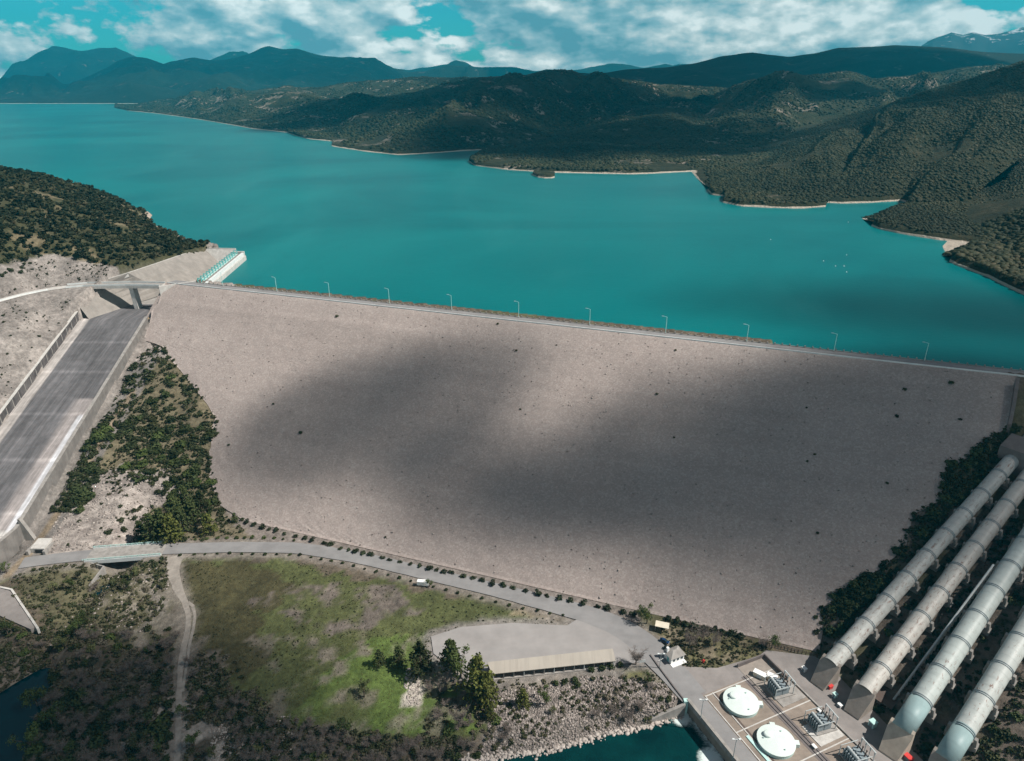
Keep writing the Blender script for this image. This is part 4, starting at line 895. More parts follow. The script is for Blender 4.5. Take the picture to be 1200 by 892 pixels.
# barrier
p = W(783, 771, -80); bq_ = empty('road_barrier', (p[0], p[1], -79.95), 'raised white road barrier pole across from the guardhouse', 'barrier', rz=-2.6)
m = MB(); m.box(-.3, -.3, 0, .3, .3, 1.1); m.build('housing', MT['white'], bq_); m = MB(); m.tube((0, 0, 1), (5.4, 0, 1.25), .09, .06, 6); m.build('boom', MT['white'], bq_)
p = W(775.5, 737.5, -80); cn = empty('canopy', (p[0], p[1], -79.95), 'small flat white carport roof on posts beside the road', 'canopy', rz=-.3)
m = MB(); m.box(-2.9, -1.8, 2.4, 2.9, 1.8, 2.6); m.build('roof', MT['cream'], cn)
for x in (-2.7, 2.7):
    for y in (-1.6, 1.6): m = MB(); m.box(x-.08, y-.08, -.1, x+.08, y+.08, 2.4); m.build('post', MT['galv'], cn)
def car(px, py, rz, label, matn, van=False):
    p = W(px, py, -80); e = empty('parked_van' if van else 'parked_car', (p[0], p[1], -79.93), label, 'van' if van else 'car', rz=rz)
    if van:
        m = MB(); m.box(-2.6, -1.05, .55, 1.4, 1.05, 2.7); m.build('cargo_box', MT['white'], e, bevel=.1)
        m = MB(); m.hull8([(1.45, -.95, .5), (3.0, -.95, .5), (3.0, .95, .5), (1.45, .95, .5)], [(1.45, -.9, 2.2), (2.3, -.85, 2.2), (2.3, .85, 2.2), (1.45, .9, 2.2)]); m.build('cab', MT[matn], e, bevel=.05)
        m = MB(); m.hull8([(2.62, -.8, 1.35), (2.70, -.8, 1.35), (2.70, .8, 1.35), (2.62, .8, 1.35)], [(2.36, -.75, 2.1), (2.42, -.75, 2.1), (2.42, .75, 2.1), (2.36, .75, 2.1)]); m.build('windscreen', MT['glass'], e)
        wx = (-1.7, 2.2)
    else:
        m = MB(); m.hull8([(-2.1, -.85, .35), (2.1, -.85, .35), (2.1, .85, .35), (-2.1, .85, .35)], [(-2.0, -.8, .95), (2.0, -.8, .85), (2.0, .8, .85), (-2.0, .8, .95)]); m.build('body', MT[matn], e, bevel=.08)
        m = MB(); m.hull8([(-1.7, -.76, .9), (1.1, -.76, .88), (1.1, .76, .88), (-1.7, .76, .9)], [(-1.2, -.62, 1.42), (.45, -.62, 1.42), (.45, .62, 1.42), (-1.2, .62, 1.42)]); m.build('cabin_glass', MT['glass'], e)
        m = MB(); m.box(-1.15, -.6, 1.421, .4, .6, 1.47); m.build('roof', MT[matn], e, bevel=.02)
        for y in (-.6, .6): m = MB(); m.box(2.02, y-.18, .6, 2.1, y+.18, .75); m.build('headlight', MT['white'], e)
        wx = (-1.3, 1.3)
    for x in wx:
        for y in (-.82, .82): m = MB(); m.tube((x, y-.11, .34), (x, y+.11, .34), .34, .34, 14); w_ = m.build('wheel', MT['dark'], e); MB().tube((x, y-.13, .34), (x, y+.13, .34), .19, .19, 10).build('rim', MT['galv'], w_)
car(778.5, 752.5, -.55, 'dark blue car parked on the road above the guardhouse', 'bluecar')
car(783, 762, -.55, 'nearly black car between the blue car and the guardhouse', 'blackcar')
car(495.5, 686, -.12, 'small white van parked beside the toe road at the meadow edge', 'white', True)
# sign board by the bare tree
p = W(752, 783, -80.5); sg = empty('sign_board', (p[0], p[1], -80.9), 'small white board on two posts beside the bare tree', 'sign', rz=.1)
m = MB(); m.box(-1.2, -.05, 3.4, 1.2, .05, 4.8); m.build('board', MT['concrete_white'], sg)
for x in (-.9, .9): m = MB(); m.box(x-.07, -.06, -.3, x+.07, .051, 3.4); m.build('post', MT['galv'], sg)
# road edge wall down to the quay
m = MB(); m.wall([(*W(*q)[:2], -82, -79.45) for q in ((762,768,-80),(775,786,-80),(790,806,-80),(801,820,-80))], .45); tag(m.build('road_wall', MT['block_dark']), 'low brown wall along the road edge above the riverside rocks', 'wall')
p = W(824, 776, -80); rb = empty('red_hydrant', (p[0], p[1], -80.2), 'small red hydrant stand at the grass corner by the road', 'hydrant')
m = MB(); m.lathe([(.45, 0), (.4, 1.3), (.25, 1.6), (.05, 1.7)], 12); m.build('body', MT['red'], rb); m = MB(); m.tube((-.7, 0, 1), (.7, 0, 1), .2, .2, 8); m.build('outlet', MT['red'], rb)
# fence along the dam toe above the apron
fe = empty('toe_fence', (0, 0, 0), 'dark low fence between the dam toe and the service apron', 'fence')
fp = [W(*q) for q in ((898, 757, -80), (915, 760, -80), (935, 765, -80), (958, 770, -80))]
m = MB(); m.wall([(p[0], p[1], -79.4, -79.25) for p in fp], .1); m.wall([(p[0], p[1], -78.6, -78.45) for p in fp], .1); m.build('rail', MT['brown'], fe)
for k in range(16):
    u = k/15*3; i = min(2, int(u)); f_ = u-i; x = fp[i][0]+(fp[i+1][0]-fp[i][0])*f_; y = fp[i][1]+(fp[i+1][1]-fp[i][1])*f_; m = MB(); m.box(x-.1, y-.1, -80.6, x+.1, y+.1, -78.3); m.build('post', MT['brown'], fe)
# buoys
bo = empty('buoy', (0, 0, 0), 'x', 'buoy', 'white buoys on the lake')
m = MB(); m.lathe([(.15, -.7), (.9, -.3), (1.0, .2), (.7, .8), (.1, 1.1)], 16); m.build('float', MT['white'], bo, True); m = MB(); m.tube((0, 0, 1), (0, 0, 2.4), .1, .08, 6); m.build('staff', MT['galv'], bo)
for i, (px, py, lb_) in enumerate(((903, 281, 'white buoy floating alone left of the buoy cluster'), (994, 260.5, 'white buoy nearest the wooded inlet'), (992, 299, 'white buoy just above the buoy cluster'), (965, 306, 'brightest white buoy at the left of the cluster'), (989, 312, 'bright white buoy in the middle of the cluster'), (992, 319, 'white buoy lowest in the cluster'), (979, 312, 'faint white buoy between the two bright ones'))):
    o = bo if i == 0 else copy_tree(bo); o.location = W(px, py, -6); o['label'] = lb_; o.scale = (.5,)*3

# ------------------------------------------------------------------ hills
def loft(name, st, m, nu=150, nv=46, amp=14, sc_=160, back=700, seed=1, prof=.85, kind='structure', base=-6.0, ridge_n=.25):
    """st: (shore px, shore py, ridge px, ridge py, ridge distance Y[, shoreY])"""
    st = np.array([list(s)+[0]*(6-len(s)) for s in st], float); u0 = np.r_[0, np.cumsum(np.hypot(np.diff(st[:, 0]), np.diff(st[:, 2]))+1)]
    us = np.linspace(0, u0[-1], nu); I = [np.interp(us, u0, st[:, k]) for k in range(6)]
    V = np.zeros((nv+14, nu, 3))
    for j in range(nu):
        s = np.array(W(I[0][j], I[1][j], base)) if I[5][j] < 10 else np.array(WY(I[0][j], I[1][j], I[5][j]))
        s[2] = base
        r = np.array(WY(I[2][j], I[3][j], max(I[4][j], s[1]+6)))
        dv = r[:2]-s[:2]; L = np.hypot(*dv)+1e-6; n = dv/L
        for i in range(nv+1):
            t = i/nv; V[i, j, :2] = s[:2]+dv*t; V[i, j, 2] = base+(r[2]-base)*t**prof
        ds = L*np.arange(nv+1)/nv; V[:nv+1, j, 2] = np.maximum(V[:nv+1, j, 2], base+np.minimum(ds*.55, 5.5)); V[0, j, 2] = base-3
        for q in range(1, 14):
            t = q/13; V[nv+q, j, :2] = r[:2]+np.array([n[0]*.3, 1])*back*t; V[nv+q, j, 2] = r[2]+(base-14-r[2])*(t**1.4)
    X, Y, Z = V[..., 0], V[..., 1], V[..., 2]
    hfac = np.clip((Z-base)/60, 0, 1)
    f = 1.5*(fbm(X/(sc_*1.3), Y/(sc_*1.3), seed, 5, True)-.6); g = fbm(X/(sc_*.3), Y/(sc_*.3), seed+5, 4)-.5
    t = np.linspace(0, (nv+13)/nv, nv+14)[:, None]; w = np.minimum(1, np.abs(t-1)/.25)*(1-ridge_n)+ridge_n
    al_ = np.r_[0, np.cumsum(np.hypot(np.diff(V[nv//2, :, 0]), np.diff(V[nv//2, :, 1])))][None, :]*np.ones_like(X); tt2 = t*np.ones_like(X)
    fold = 2*(fbm(al_/(sc_*1.05)+.9*fbm(X/sc_, Y/sc_, seed+31, 2), tt2*.9, seed+21, 3, True)-.62)
    V[..., 2] += (f*amp*1.8*w*hfac+g*amp*.6*w*hfac+fold*amp*2.0*np.minimum(w, np.sin(np.clip(tt2, 0, 1)*3.14)+.15)*hfac)*(Z > base+.5)
    V[..., 1] += np.where(t < .15, (fbm(X/60, Y*0, seed+9, 4)-.5)*10*(1-t/.15), 0)*(np.clip(I[4]/1500, .2, 1.2))
    n_, k_ = V.shape[:2]; il = np.arange(n_*k_).reshape(n_, k_); F = np.stack([il[:-1, :-1], il[:-1, 1:], il[1:, 1:], il[1:, :-1]], -1).reshape(-1, 4)
    tag(raw_mesh(name, V.reshape(-1, 3), F, m, None, True), kind=kind); return V[:nv+4]
# far ranges
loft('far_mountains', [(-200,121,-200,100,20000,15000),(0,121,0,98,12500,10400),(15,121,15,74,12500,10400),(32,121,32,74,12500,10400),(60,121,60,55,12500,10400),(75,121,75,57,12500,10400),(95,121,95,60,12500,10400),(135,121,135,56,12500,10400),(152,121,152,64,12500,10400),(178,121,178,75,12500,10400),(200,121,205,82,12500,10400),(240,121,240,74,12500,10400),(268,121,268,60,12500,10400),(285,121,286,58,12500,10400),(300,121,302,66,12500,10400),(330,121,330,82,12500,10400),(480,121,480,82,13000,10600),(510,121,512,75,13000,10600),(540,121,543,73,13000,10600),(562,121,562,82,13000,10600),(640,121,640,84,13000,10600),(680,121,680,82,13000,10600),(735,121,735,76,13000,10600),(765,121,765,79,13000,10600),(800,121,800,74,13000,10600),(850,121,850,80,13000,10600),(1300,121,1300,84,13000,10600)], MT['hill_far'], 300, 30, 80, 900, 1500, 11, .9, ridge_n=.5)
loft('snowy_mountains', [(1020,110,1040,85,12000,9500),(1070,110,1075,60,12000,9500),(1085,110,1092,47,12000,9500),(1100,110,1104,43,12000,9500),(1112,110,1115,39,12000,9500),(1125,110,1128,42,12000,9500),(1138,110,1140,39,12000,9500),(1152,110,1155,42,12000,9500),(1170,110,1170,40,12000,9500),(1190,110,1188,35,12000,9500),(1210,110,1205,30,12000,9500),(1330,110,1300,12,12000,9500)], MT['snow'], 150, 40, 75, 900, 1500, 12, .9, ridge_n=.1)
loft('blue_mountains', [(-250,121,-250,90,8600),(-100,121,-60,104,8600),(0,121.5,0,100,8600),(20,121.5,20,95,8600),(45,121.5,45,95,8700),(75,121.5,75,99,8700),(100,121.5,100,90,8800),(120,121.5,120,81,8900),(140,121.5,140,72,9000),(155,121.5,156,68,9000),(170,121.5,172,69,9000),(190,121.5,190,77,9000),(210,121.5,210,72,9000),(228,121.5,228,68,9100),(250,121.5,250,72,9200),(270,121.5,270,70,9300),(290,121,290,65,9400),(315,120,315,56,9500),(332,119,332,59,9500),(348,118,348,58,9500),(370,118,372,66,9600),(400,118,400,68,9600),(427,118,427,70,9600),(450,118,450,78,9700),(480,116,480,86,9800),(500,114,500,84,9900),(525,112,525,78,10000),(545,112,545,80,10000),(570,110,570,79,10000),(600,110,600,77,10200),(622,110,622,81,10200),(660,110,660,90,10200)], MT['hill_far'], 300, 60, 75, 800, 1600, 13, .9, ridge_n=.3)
H2 = loft('stony_peninsula', [(134,126.5,136,125,5250),(150,130,155,122.5,5000),(182,133,185,118,4900),(232,140,215,113,4800),(262,145,242,105,4700),(300,152,268,108,4600),(338,156,300,107,4600),(380,158,340,102,4600),(420,158,378,100,4500),(460,158,410,96,4500),(500,158,450,93,4600),(540,158,495,90,4700),(600,150,560,91,4800),(640,150,620,96,4800)], MT['hill_rocky'], 150, 44, 34, 330, 900, 21)
H5 = loft('broad_dark_ridge', [(560,118,560,92,4300,3600),(610,118,615,88,4300,3600),(640,118,643,80,4300,3600),(660,118,660,85,4300,3600),(695,118,695,85,4600,3600),(730,118,730,81,4800,3600),(780,118,780,79,5200,3600),(815,120,815,75,5400,3600),(845,120,845,67,5500,3600),(880,120,880,63,5500,3600),(920,120,925,67,5500,3600),(955,120,955,62,5500,3600),(985,120,982,55,5500,3600),(1040,120,1045,53,5500,3600),(1100,120,1100,56,5500,3600),(1150,120,1150,60,5500,3600),(1200,120,1200,62,5500,3600),(1400,120,1400,66,5500,3600)], MT['hill_far'], 170, 40, 30, 600, 1500, 31)
H3 = loft('dark_wooded_hill', [(338,156.5,338,155,2750),(348,160,352,147,2900),(362,163.5,372,140,3000),(390,166,398,128,3100),(388,172,425,118,3200),(430,178.5,460,112,3200),(467,182,490,105,3200),(500,180.5,520,97,3250),(545,177.5,560,93,3300),(580,175,600,92,3300),(630,172,640,90,3400),(680,170,690,93,3500),(730,168,730,95,3500),(800,165,790,98,3500),(860,165,860,104,3500)], MT['hill_mid'], 190, 60, 44, 300, 900, 22)
H4b = loft('rocky_hill', [(640,178,690,150,2500),(700,178,745,124,2700),(760,178,795,122,2800),(800,178,830,117,2900),(840,178,852,103,3000),(880,178,880,93,3050),(910,178,905,88,3100),(950,178,945,88,3100),(990,178,990,86,3100),(1020,178,1022,94,3100),(1060,178,1065,92,3300),(1110,175,1120,82,3600),(1180,170,1200,77,3800),(1300,170,1330,76,3800)], MT['hill_rocky'], 170, 50, 30, 300, 800, 25)
H4 = loft('dark_headland', [(549,189,550,188,1420),(556,194.5,566,181,1600),(590,199,602,172,1700),(640,202.5,650,163,1850),(690,204,700,150,2000),(740,205,742,140,2100),(790,203,785,134,2200),(830,201,825,140,2200),(856,198,855,152,2100),(880,194,885,165,2000),(905,190,910,172,2000),(940,186,940,180,2100)], MT['hill_mid'], 150, 54, 34, 230, 700, 23)
H6 = loft('wooded_hill', [(829,223,830,221,1010),(834,229,845,207,1120),(850,231,870,199,1250),(846,238,895,186,1400),(870,243,930,170,1550),(905,244.5,962,155,1650),(940,245,1000,140,1750),(968,243,1035,128,1850),(958,238,1070,114,1950),(985,239,1100,105,2000),(1020,238.5,1130,96,2000),(1055,236,1170,84,2000),(1072,241,1215,70,2000),(1056,246,1260,58,2000),(1085,246,1330,45,2000),(1130,244,1420,30,2000)], MT['hill_near'], 220, 90, 22, 200, 700, 24, .8)
H7 = loft('wooded_spur', [(1021,265,1022,264.5,745),(1030,269,1035,260,800),(1050,273.5,1055,251,860),(1075,278,1085,243,900),(1100,282,1110,236,950),(1130,285,1150,224,1000),(1155,289,1190,205,1050),(1175,292,1240,185,1100),(1230,300,1330,150,1100),(1300,310,1450,130,1100)], MT['hill_near'], 150, 60, 8, 90, 600, 26, .8)
H8 = loft('wooded_shore', [(1112,307,1114,306,590),(1122,312,1130,301,600),(1138,318,1145,293,625),(1156,325,1160,287,640),(1175,335,1185,278,650),(1200,347,1210,268,650),(1240,368,1260,245,650),(1300,400,1350,215,650)], MT['hill_near'], 90, 40, 5, 50, 300, 27, .8)
loft('islet', [(624,206,626,205.6,1220),(630,208.5,632,203.6,1215),(638,209.5,640,202.8,1215),(646,209.5,647,206,1210),(650,208.5,650,208.3,1195)], MT['hill_rocky'], 30, 8, 1, 30, 26, 28)

# ------------------------------------------------------------------ scatters
def ico(sub=1, seed=0, rough=.25, flat=.8):
    bm = bmesh.new(); bmesh.ops.create_icosphere(bm, subdivisions=sub, radius=1); r_ = random.Random(seed)
    for v in bm.verts: v.co *= 1+r_.uniform(-rough, rough); v.co.z *= flat
    V = np.array([v.co[:] for v in bm.verts]); F = np.array([[v.index for v in f.verts] for f in bm.faces]); bm.free(); return V, F
def cards(n, size, seed, flat=.75, lumps=5, shell=.45):
    r_ = np.random.default_rng(seed); V = []; F = []
    cen = [(0, 0, .35, .72)]+[(r_.uniform(-.5, .5), r_.uniform(-.5, .5), r_.uniform(.2, .8)*flat, r_.uniform(.3, .52)) for _ in range(lumps)]
    for i in range(n):
        c = cen[r_.integers(len(cen))]; d = r_.normal(size=3); d /= np.linalg.norm(d); d[2] = abs(d[2]) if r_.random() < .7 else d[2]
        p = np.array(c[:3])+d*c[3]*(shell+(1-shell)*r_.random()); nrm = d+r_.normal(size=3)*.55; nrm /= np.linalg.norm(nrm)
        a = np.cross(nrm, (0, 0, 1.0)) if abs(nrm[2]) < .9 else np.cross(nrm, (1.0, 0, 0)); a /= np.linalg.norm(a); b = np.cross(nrm, a); s = size*(.6+.8*r_.random()); b = b*.7
        th = r_.uniform(0, 6.28); a, b = a*math.cos(th)+b*math.sin(th), b*math.cos(th)-a*math.sin(th); k = len(V)
        V += [p-a*s, p+b*s, p+a*s, p-b*s]; F.append([k, k+1, k+2, k+3])
    return np.array(V), np.array(F)
def scatter(name, protos, P_, S_, rnd, m, label=None, cat=None, kind='stuff', smooth=False, zs=None):
    VV = []; FF = []; AA = []; off = 0; n = len(P_); which = rng.integers(len(protos), size=n); rot = rng.uniform(0, 6.283, n)
    for k, (V, F) in enumerate(protos):
        s = np.where(which == k)[0]
        if not len(s): continue
        c, si = np.cos(rot[s])[:, None], np.sin(rot[s])[:, None]; sc_ = S_[s][:, None]; z_ = sc_ if zs is None else zs[s][:, None]
        X = (V[None, :, 0]*c-V[None, :, 1]*si)*sc_+P_[s][:, 0:1]; Y = (V[None, :, 0]*si+V[None, :, 1]*c)*sc_+P_[s][:, 1:2]; Z = V[None, :, 2]*z_+P_[s][:, 2:3]
        VV.append(np.stack([X, Y, Z], -1).reshape(-1, 3)); nv = len(V); FF.append((F[None]+(np.arange(len(s))*nv)[:, None, None]).reshape(-1, F.shape[1])+off); AA.append(np.repeat(rnd[s], nv)); off += len(s)*nv
    o = raw_mesh(name, np.concatenate(VV), np.concatenate(FF), m, None, smooth, {'rnd': np.concatenate(AA)})
    tag(o, label, cat, kind=kind); return o
ICO = [ico(1, s, .22, .85) for s in range(5)]; ICO2 = [ico(2, s, .2, .85) for s in range(4)]
def on_loft(V, n, tmin=.03, tmax=1.05, zmin=-1.0):
    nv, nu = V.shape[:2]; A = np.linalg.norm(np.cross(V[1:, :-1]-V[:-1, :-1], V[:-1, 1:]-V[:-1, :-1]), axis=-1)
    cen = V[:-1, :-1]; d = np.hypot(cen[..., 0], cen[..., 1]); w = A.copy(); w[cen[..., 2] < zmin] = 0; w[int((nv-1)*min(tmax, 1)):, :] *= 1 if tmax > 1 else 0
    w = w.ravel()/w.sum(); k = rng.choice(len(w), n, p=w); i, j = np.divmod(k, nu-1); a = rng.random((n, 1)); b = rng.random((n, 1))
    return V[i, j]*(1-a)*(1-b)+V[i+1, j]*a*(1-b)+V[i, j+1]*(1-a)*b+V[i+1, j+1]*a*b
def forest(name, V, n, smin, smax, label, seed=0, dens=.42, protos=ICO, zmin=-1.5):
    P_ = on_loft(V, n, zmin=zmin); m1 = fbm(P_[:, 0]/110, P_[:, 1]/110, 90+seed, 5); keep = m1+rng.normal(size=n)*.05 < 1-dens; P_ = P_[keep]; m1 = m1[keep]
    px, py = project(P_[:, 0], P_[:, 1], P_[:, 2]); k = (px > -150) & (px < 1350); P_ = P_[k]; m1 = m1[k]
    S_ = smin+(smax-smin)*rng.random(len(P_))**2.6; r_ = np.clip(.35+(m1-.5)*1.2+rng.normal(size=len(P_))*.17, 0, 1); P_ = P_.copy(); P_[:, 2] += S_*.0
    scatter(name, protos, P_, S_, r_, MT['forest'], label)
forest('forest', H6, 120000, 1.0, 3.4, 'olive green maquis covering the long hillside on the right', 1, .36)
forest('forest', H7, 34000, .8, 2.6, 'dark maquis covering the low spur on the right', 2, .32)
forest('forest', H8, 6500, 1.2, 3.8, 'dark brown-green trees covering the near right shore', 3, .30, ICO2)
forest('forest', H4, 52000, 1.7, 4.8, 'dark woods covering the middle headland', 4, .40)
forest('forest', H3, 60000, 2.4, 6.5, 'dark woods covering the central hill', 5, .42)
forest('forest', H4b, 40000, 2.4, 6, 'patchy woods covering the stony hill behind the headland', 6, .42)
forest('forest', H2, 34000, 2.8, 7, 'thin scrub covering the stony peninsula', 7, .42)
CARD = [cards(46, .30, s) for s in range(6)]
def area_pts(poly, n, zlo=-200, zhi=200, jit=0):
    """uniform points on the ground whose image falls in poly"""
    out = []
    ok = inpoly(px_, py_, poly) & (GZ > zlo) & (GZ < zhi); jj, ii_ = np.where(ok)
    if not len(jj): return np.zeros((0, 3))
    dx = np.gradient(ax)[ii_]; dy = np.gradient(ay)[jj]; w = dx*dy; k = rng.choice(len(jj), n, p=w/w.sum())
    x = ax[ii_[k]]+(rng.random(n)-.5)*dx[k]; y = ay[jj[k]]+(rng.random(n)-.5)*dy[k]; return np.stack([x, y, gz(x, y)], -1)
def clear(P_, tracks=True):
    x, y = P_[:, 0], P_[:, 1]; ok = dist_poly(x, y, ROAD)[0] > 6.2
    for pl in (YARD, APRON, CAP): ok &= ~inpoly(x, y, pl)
    ok &= dist_poly(x, y, BENCH)[0] > 5.5; ok &= ~((x > chL(y)-3) & (x < chR(y)+3) & (y > 215) & (y < 470)); ok &= P_[:, 2] > -99
    ok &= ~(inpoly(x, y, RIVER) | inpoly(x, y, POND)); ok &= ~((x > chR(y)) & (x < chR(y)+6) & (y < 470) & (y > 215))
    for q_, u_ in zip(PL, PU): ok &= dist_poly(x, y, [W(*q_, -73), u_, (u_[0]+30, u_[1]+22, 0)])[0] > 4.6
    a = (x-A0[0])*CD[0]+(y-A0[1])*CD[1]; d = (x-A0[0])*ND[0]+(y-A0[1])*ND[1]; Ld, Rd = Lim(np.clip(d, 0, DD)); ok &= ~((d > 0) & (d < DD+1) & (a > Ld+2) & (a < Rd-2))
    ok &= dist_poly(x, y, [G(*p) for p in ((203,652),(208,690),(222,725),(217,750),(210,815),(206,895))])[0] > 3.0
    return P_[ok]
# left wooded spur
jj, ii_ = np.where(fo_m); dx = np.gradient(ax)[ii_]; dy = np.gradient(ay)[jj]; w = dx*dy; k = rng.choice(len(jj), 24000, p=w/w.sum())
x = ax[ii_[k]]+(rng.random(24000)-.5)*dx[k]; y = ay[jj[k]]+(rng.random(24000)-.5)*dy[k]; P_ = np.stack([x, y, gz(x, y)], -1); pxx, pyy = project(x, y, P_[:, 2]); P_ = P_[(pxx > -90) & (pxx < 260)]
m1 = fbm(P_[:, 0]/22, P_[:, 1]/22, 195, 4); kp_ = m1 < .68; P_ = P_[kp_]; m1 = m1[kp_]; S_ = 1.5+3.2*rng.random(len(P_))**2
scatter('maquis', CARD, P_, S_, np.clip(.38+(m1-.5)*1.4+rng.normal(size=len(P_))*.2, 0, 1), MT['forest'], 'dense maquis covering the wooded spur behind the spillway')
# low scrub and grass
def ground_scrub(name, poly, n, s0_, s1_, label, mat_='scrub', protos=CARD, mean=.4, thr=.6, sd=.2):
    P_ = clear(area_pts(poly, n)); m1 = fbm(P_[:, 0]/12, P_[:, 1]/12, 97, 3); P_ = P_[m1 < thr]; m1 = m1[m1 < thr]; S_ = s0_+(s1_-s0_)*rng.random(len(P_))**2
    return scatter(name, protos, P_, S_, np.clip(mean+(m1-.5)*1.2+rng.normal(size=len(P_))*sd, 0, 1), MT[mat_], label)
SC1 = [(185,400),(205,400),(262,480),(262,600),(290,625),(190,640),(150,640),(120,560),(70,600),(60,570),(110,500),(150,430)]
ground_scrub('undergrowth', SC1, 3800, .4, 1.5, 'low undergrowth in the thicket between chute and dam', thr=.56)
SC2 = [(-20,740),(190,742),(290,800),(330,850),(560,868),(560,900),(-20,900)]
ground_scrub('undergrowth', SC2, 7000, .4, 1.7, 'brown and green undergrowth along the bottom left of the valley', mean=.68, thr=.60)
ground_scrub('undergrowth', [(0,660),(200,655),(190,740),(0,750)], 2200, .35, 1.5, 'scrub on the gully banks below the road bridge', mean=.5)
ground_scrub('undergrowth', [(560,800),(790,790),(800,830),(740,850),(560,890)], 700, .4, 1.3, 'sparse scrub on the riverside rocks', mean=.6)
ground_scrub('undergrowth', [(960,770),(960,730),(1000,680),(1060,620),(1105,540),(1190,500),(1260,440),(1260,900),(1060,900),(1000,800)], 6500, .4, 1.7, 'dark scrub under and between the penstocks', mean=.32, thr=.55)  # low tint mean also darkens the scrub for the pipes' shadows
ground_scrub('undergrowth', [(770,725),(905,755),(890,768),(840,783),(790,785)], 700, .3, 1.0, 'low weeds on the bank behind the guardhouse', mean=.5)
ground_scrub('dry_tufts', [(-60,300),(170,312),(190,330),(100,332),(0,350),(-60,360)], 700, .3, 1.0, 'sparse dry tufts on the grey cut slope above the bridge', mean=.35, thr=.5)
ground_scrub('dry_tufts', [(-60,360),(90,345),(80,400),(0,470),(-60,500)], 500, .3, 1.0, 'sparse dry tufts on the slope left of the chute', mean=.35, thr=.5)
ground_scrub('meadow_weeds', [(212,652),(340,655),(480,692),(640,722),(700,738),(560,728),(505,745),(500,800),(440,760),(360,745),(330,845),(300,845),(225,790)], 2600, .12, .55, 'low brown and green weeds scattered over the meadow', mean=.42)
tuft = [cards(12, .42, s, .5, 2) for s in range(4)]
ground_scrub('meadow_grass', [(360,740),(480,735),(505,745),(500,800),(575,860),(430,872),(330,850)], 3500, .10, .38, 'short green and brown grass of the valley meadow', 'grass', tuft, .45, .9, .2)
# stones
STN = [ico(1, s+30, .35, .6) for s in range(5)]
def stones(poly, n, s0_, s1_, label, mean=.5, ck=True, name='rocks'):
    P_ = area_pts(poly, n); P_ = clear(P_) if ck else P_; S_ = s0_+(s1_-s0_)*rng.random(len(P_))**2.2; P_[:, 2] += .1*S_
    scatter(name, STN, P_, S_, np.clip(mean+rng.normal(size=len(P_))*.25, 0, 1), MT['stones'], label)
stones([(578,812),(700,792),(790,805),(803,832),(750,850),(680,868),(600,884),(565,888)], 11000, .18, .62, 'grey riprap stones on the river bank', .27)
P_ = []; RS = RIVER[1:10]
for i in range(len(RS)-1):
    for _ in range(90):
        u = rng.random(); o_ = rng.normal()*.9; P_.append((RS[i][0]+(RS[i+1][0]-RS[i][0])*u, RS[i][1]+(RS[i+1][1]-RS[i][1])*u+o_, -85.9+max(0, o_)*.4))
P_ = np.array(P_); scatter('shore_stones', STN, P_, .3+.7*rng.random(len(P_))**2, np.clip(.85+rng.normal(size=len(P_))*.15, 0, 1), MT['stones'], 'pale stones lining the waterline of the river')
stones([(60,655),(62,615),(95,572),(130,548),(200,558),(205,580),(170,610),(150,645)], 1500, .15, .75, 'pale broken rock on the knoll beside the chute', .5)
stones([(250,850),(340,840),(345,895),(240,895)], 900, .15, .55, 'white stones on the bank at the bottom', .7); stones([(478,785),(494,785),(492,828),(474,828)], 260, .2, .6, 'white stones of the patch in the meadow', .85)
stones([(95,680),(60,760),(170,740),(210,665),(150,665)], 500, .15, .7, 'stones along the stream gully', .45)
stones([(-20,305),(160,318),(90,335),(-20,355)], 700, .15, .5, 'rubble on the cut slope', .5); stones([(-60,360),(90,345),(80,400),(-20,480)], 500, .15, .5, 'rubble on the slope left of the chute', .5)
# rock grain on the dam
n = 7000; a = rng.uniform(-40, 490, n); d = rng.uniform(.8, DD-.5, n); Ld, Rd = Lim(d); k = (a > Ld+1) & (a < Rd-1); a, d = a[k], d[k]
P_ = np.array([dam_pt(x, y) for x, y in zip(a, d)]); P_[:, 2] += .15; S_ = .12+.40*rng.random(len(P_))**5
scatter('loose_rocks', STN, P_, S_, np.clip(.45+rng.normal(size=len(P_))*.22, 0, 1), MT['stones'], 'loose rocks over the downstream face of the dam')

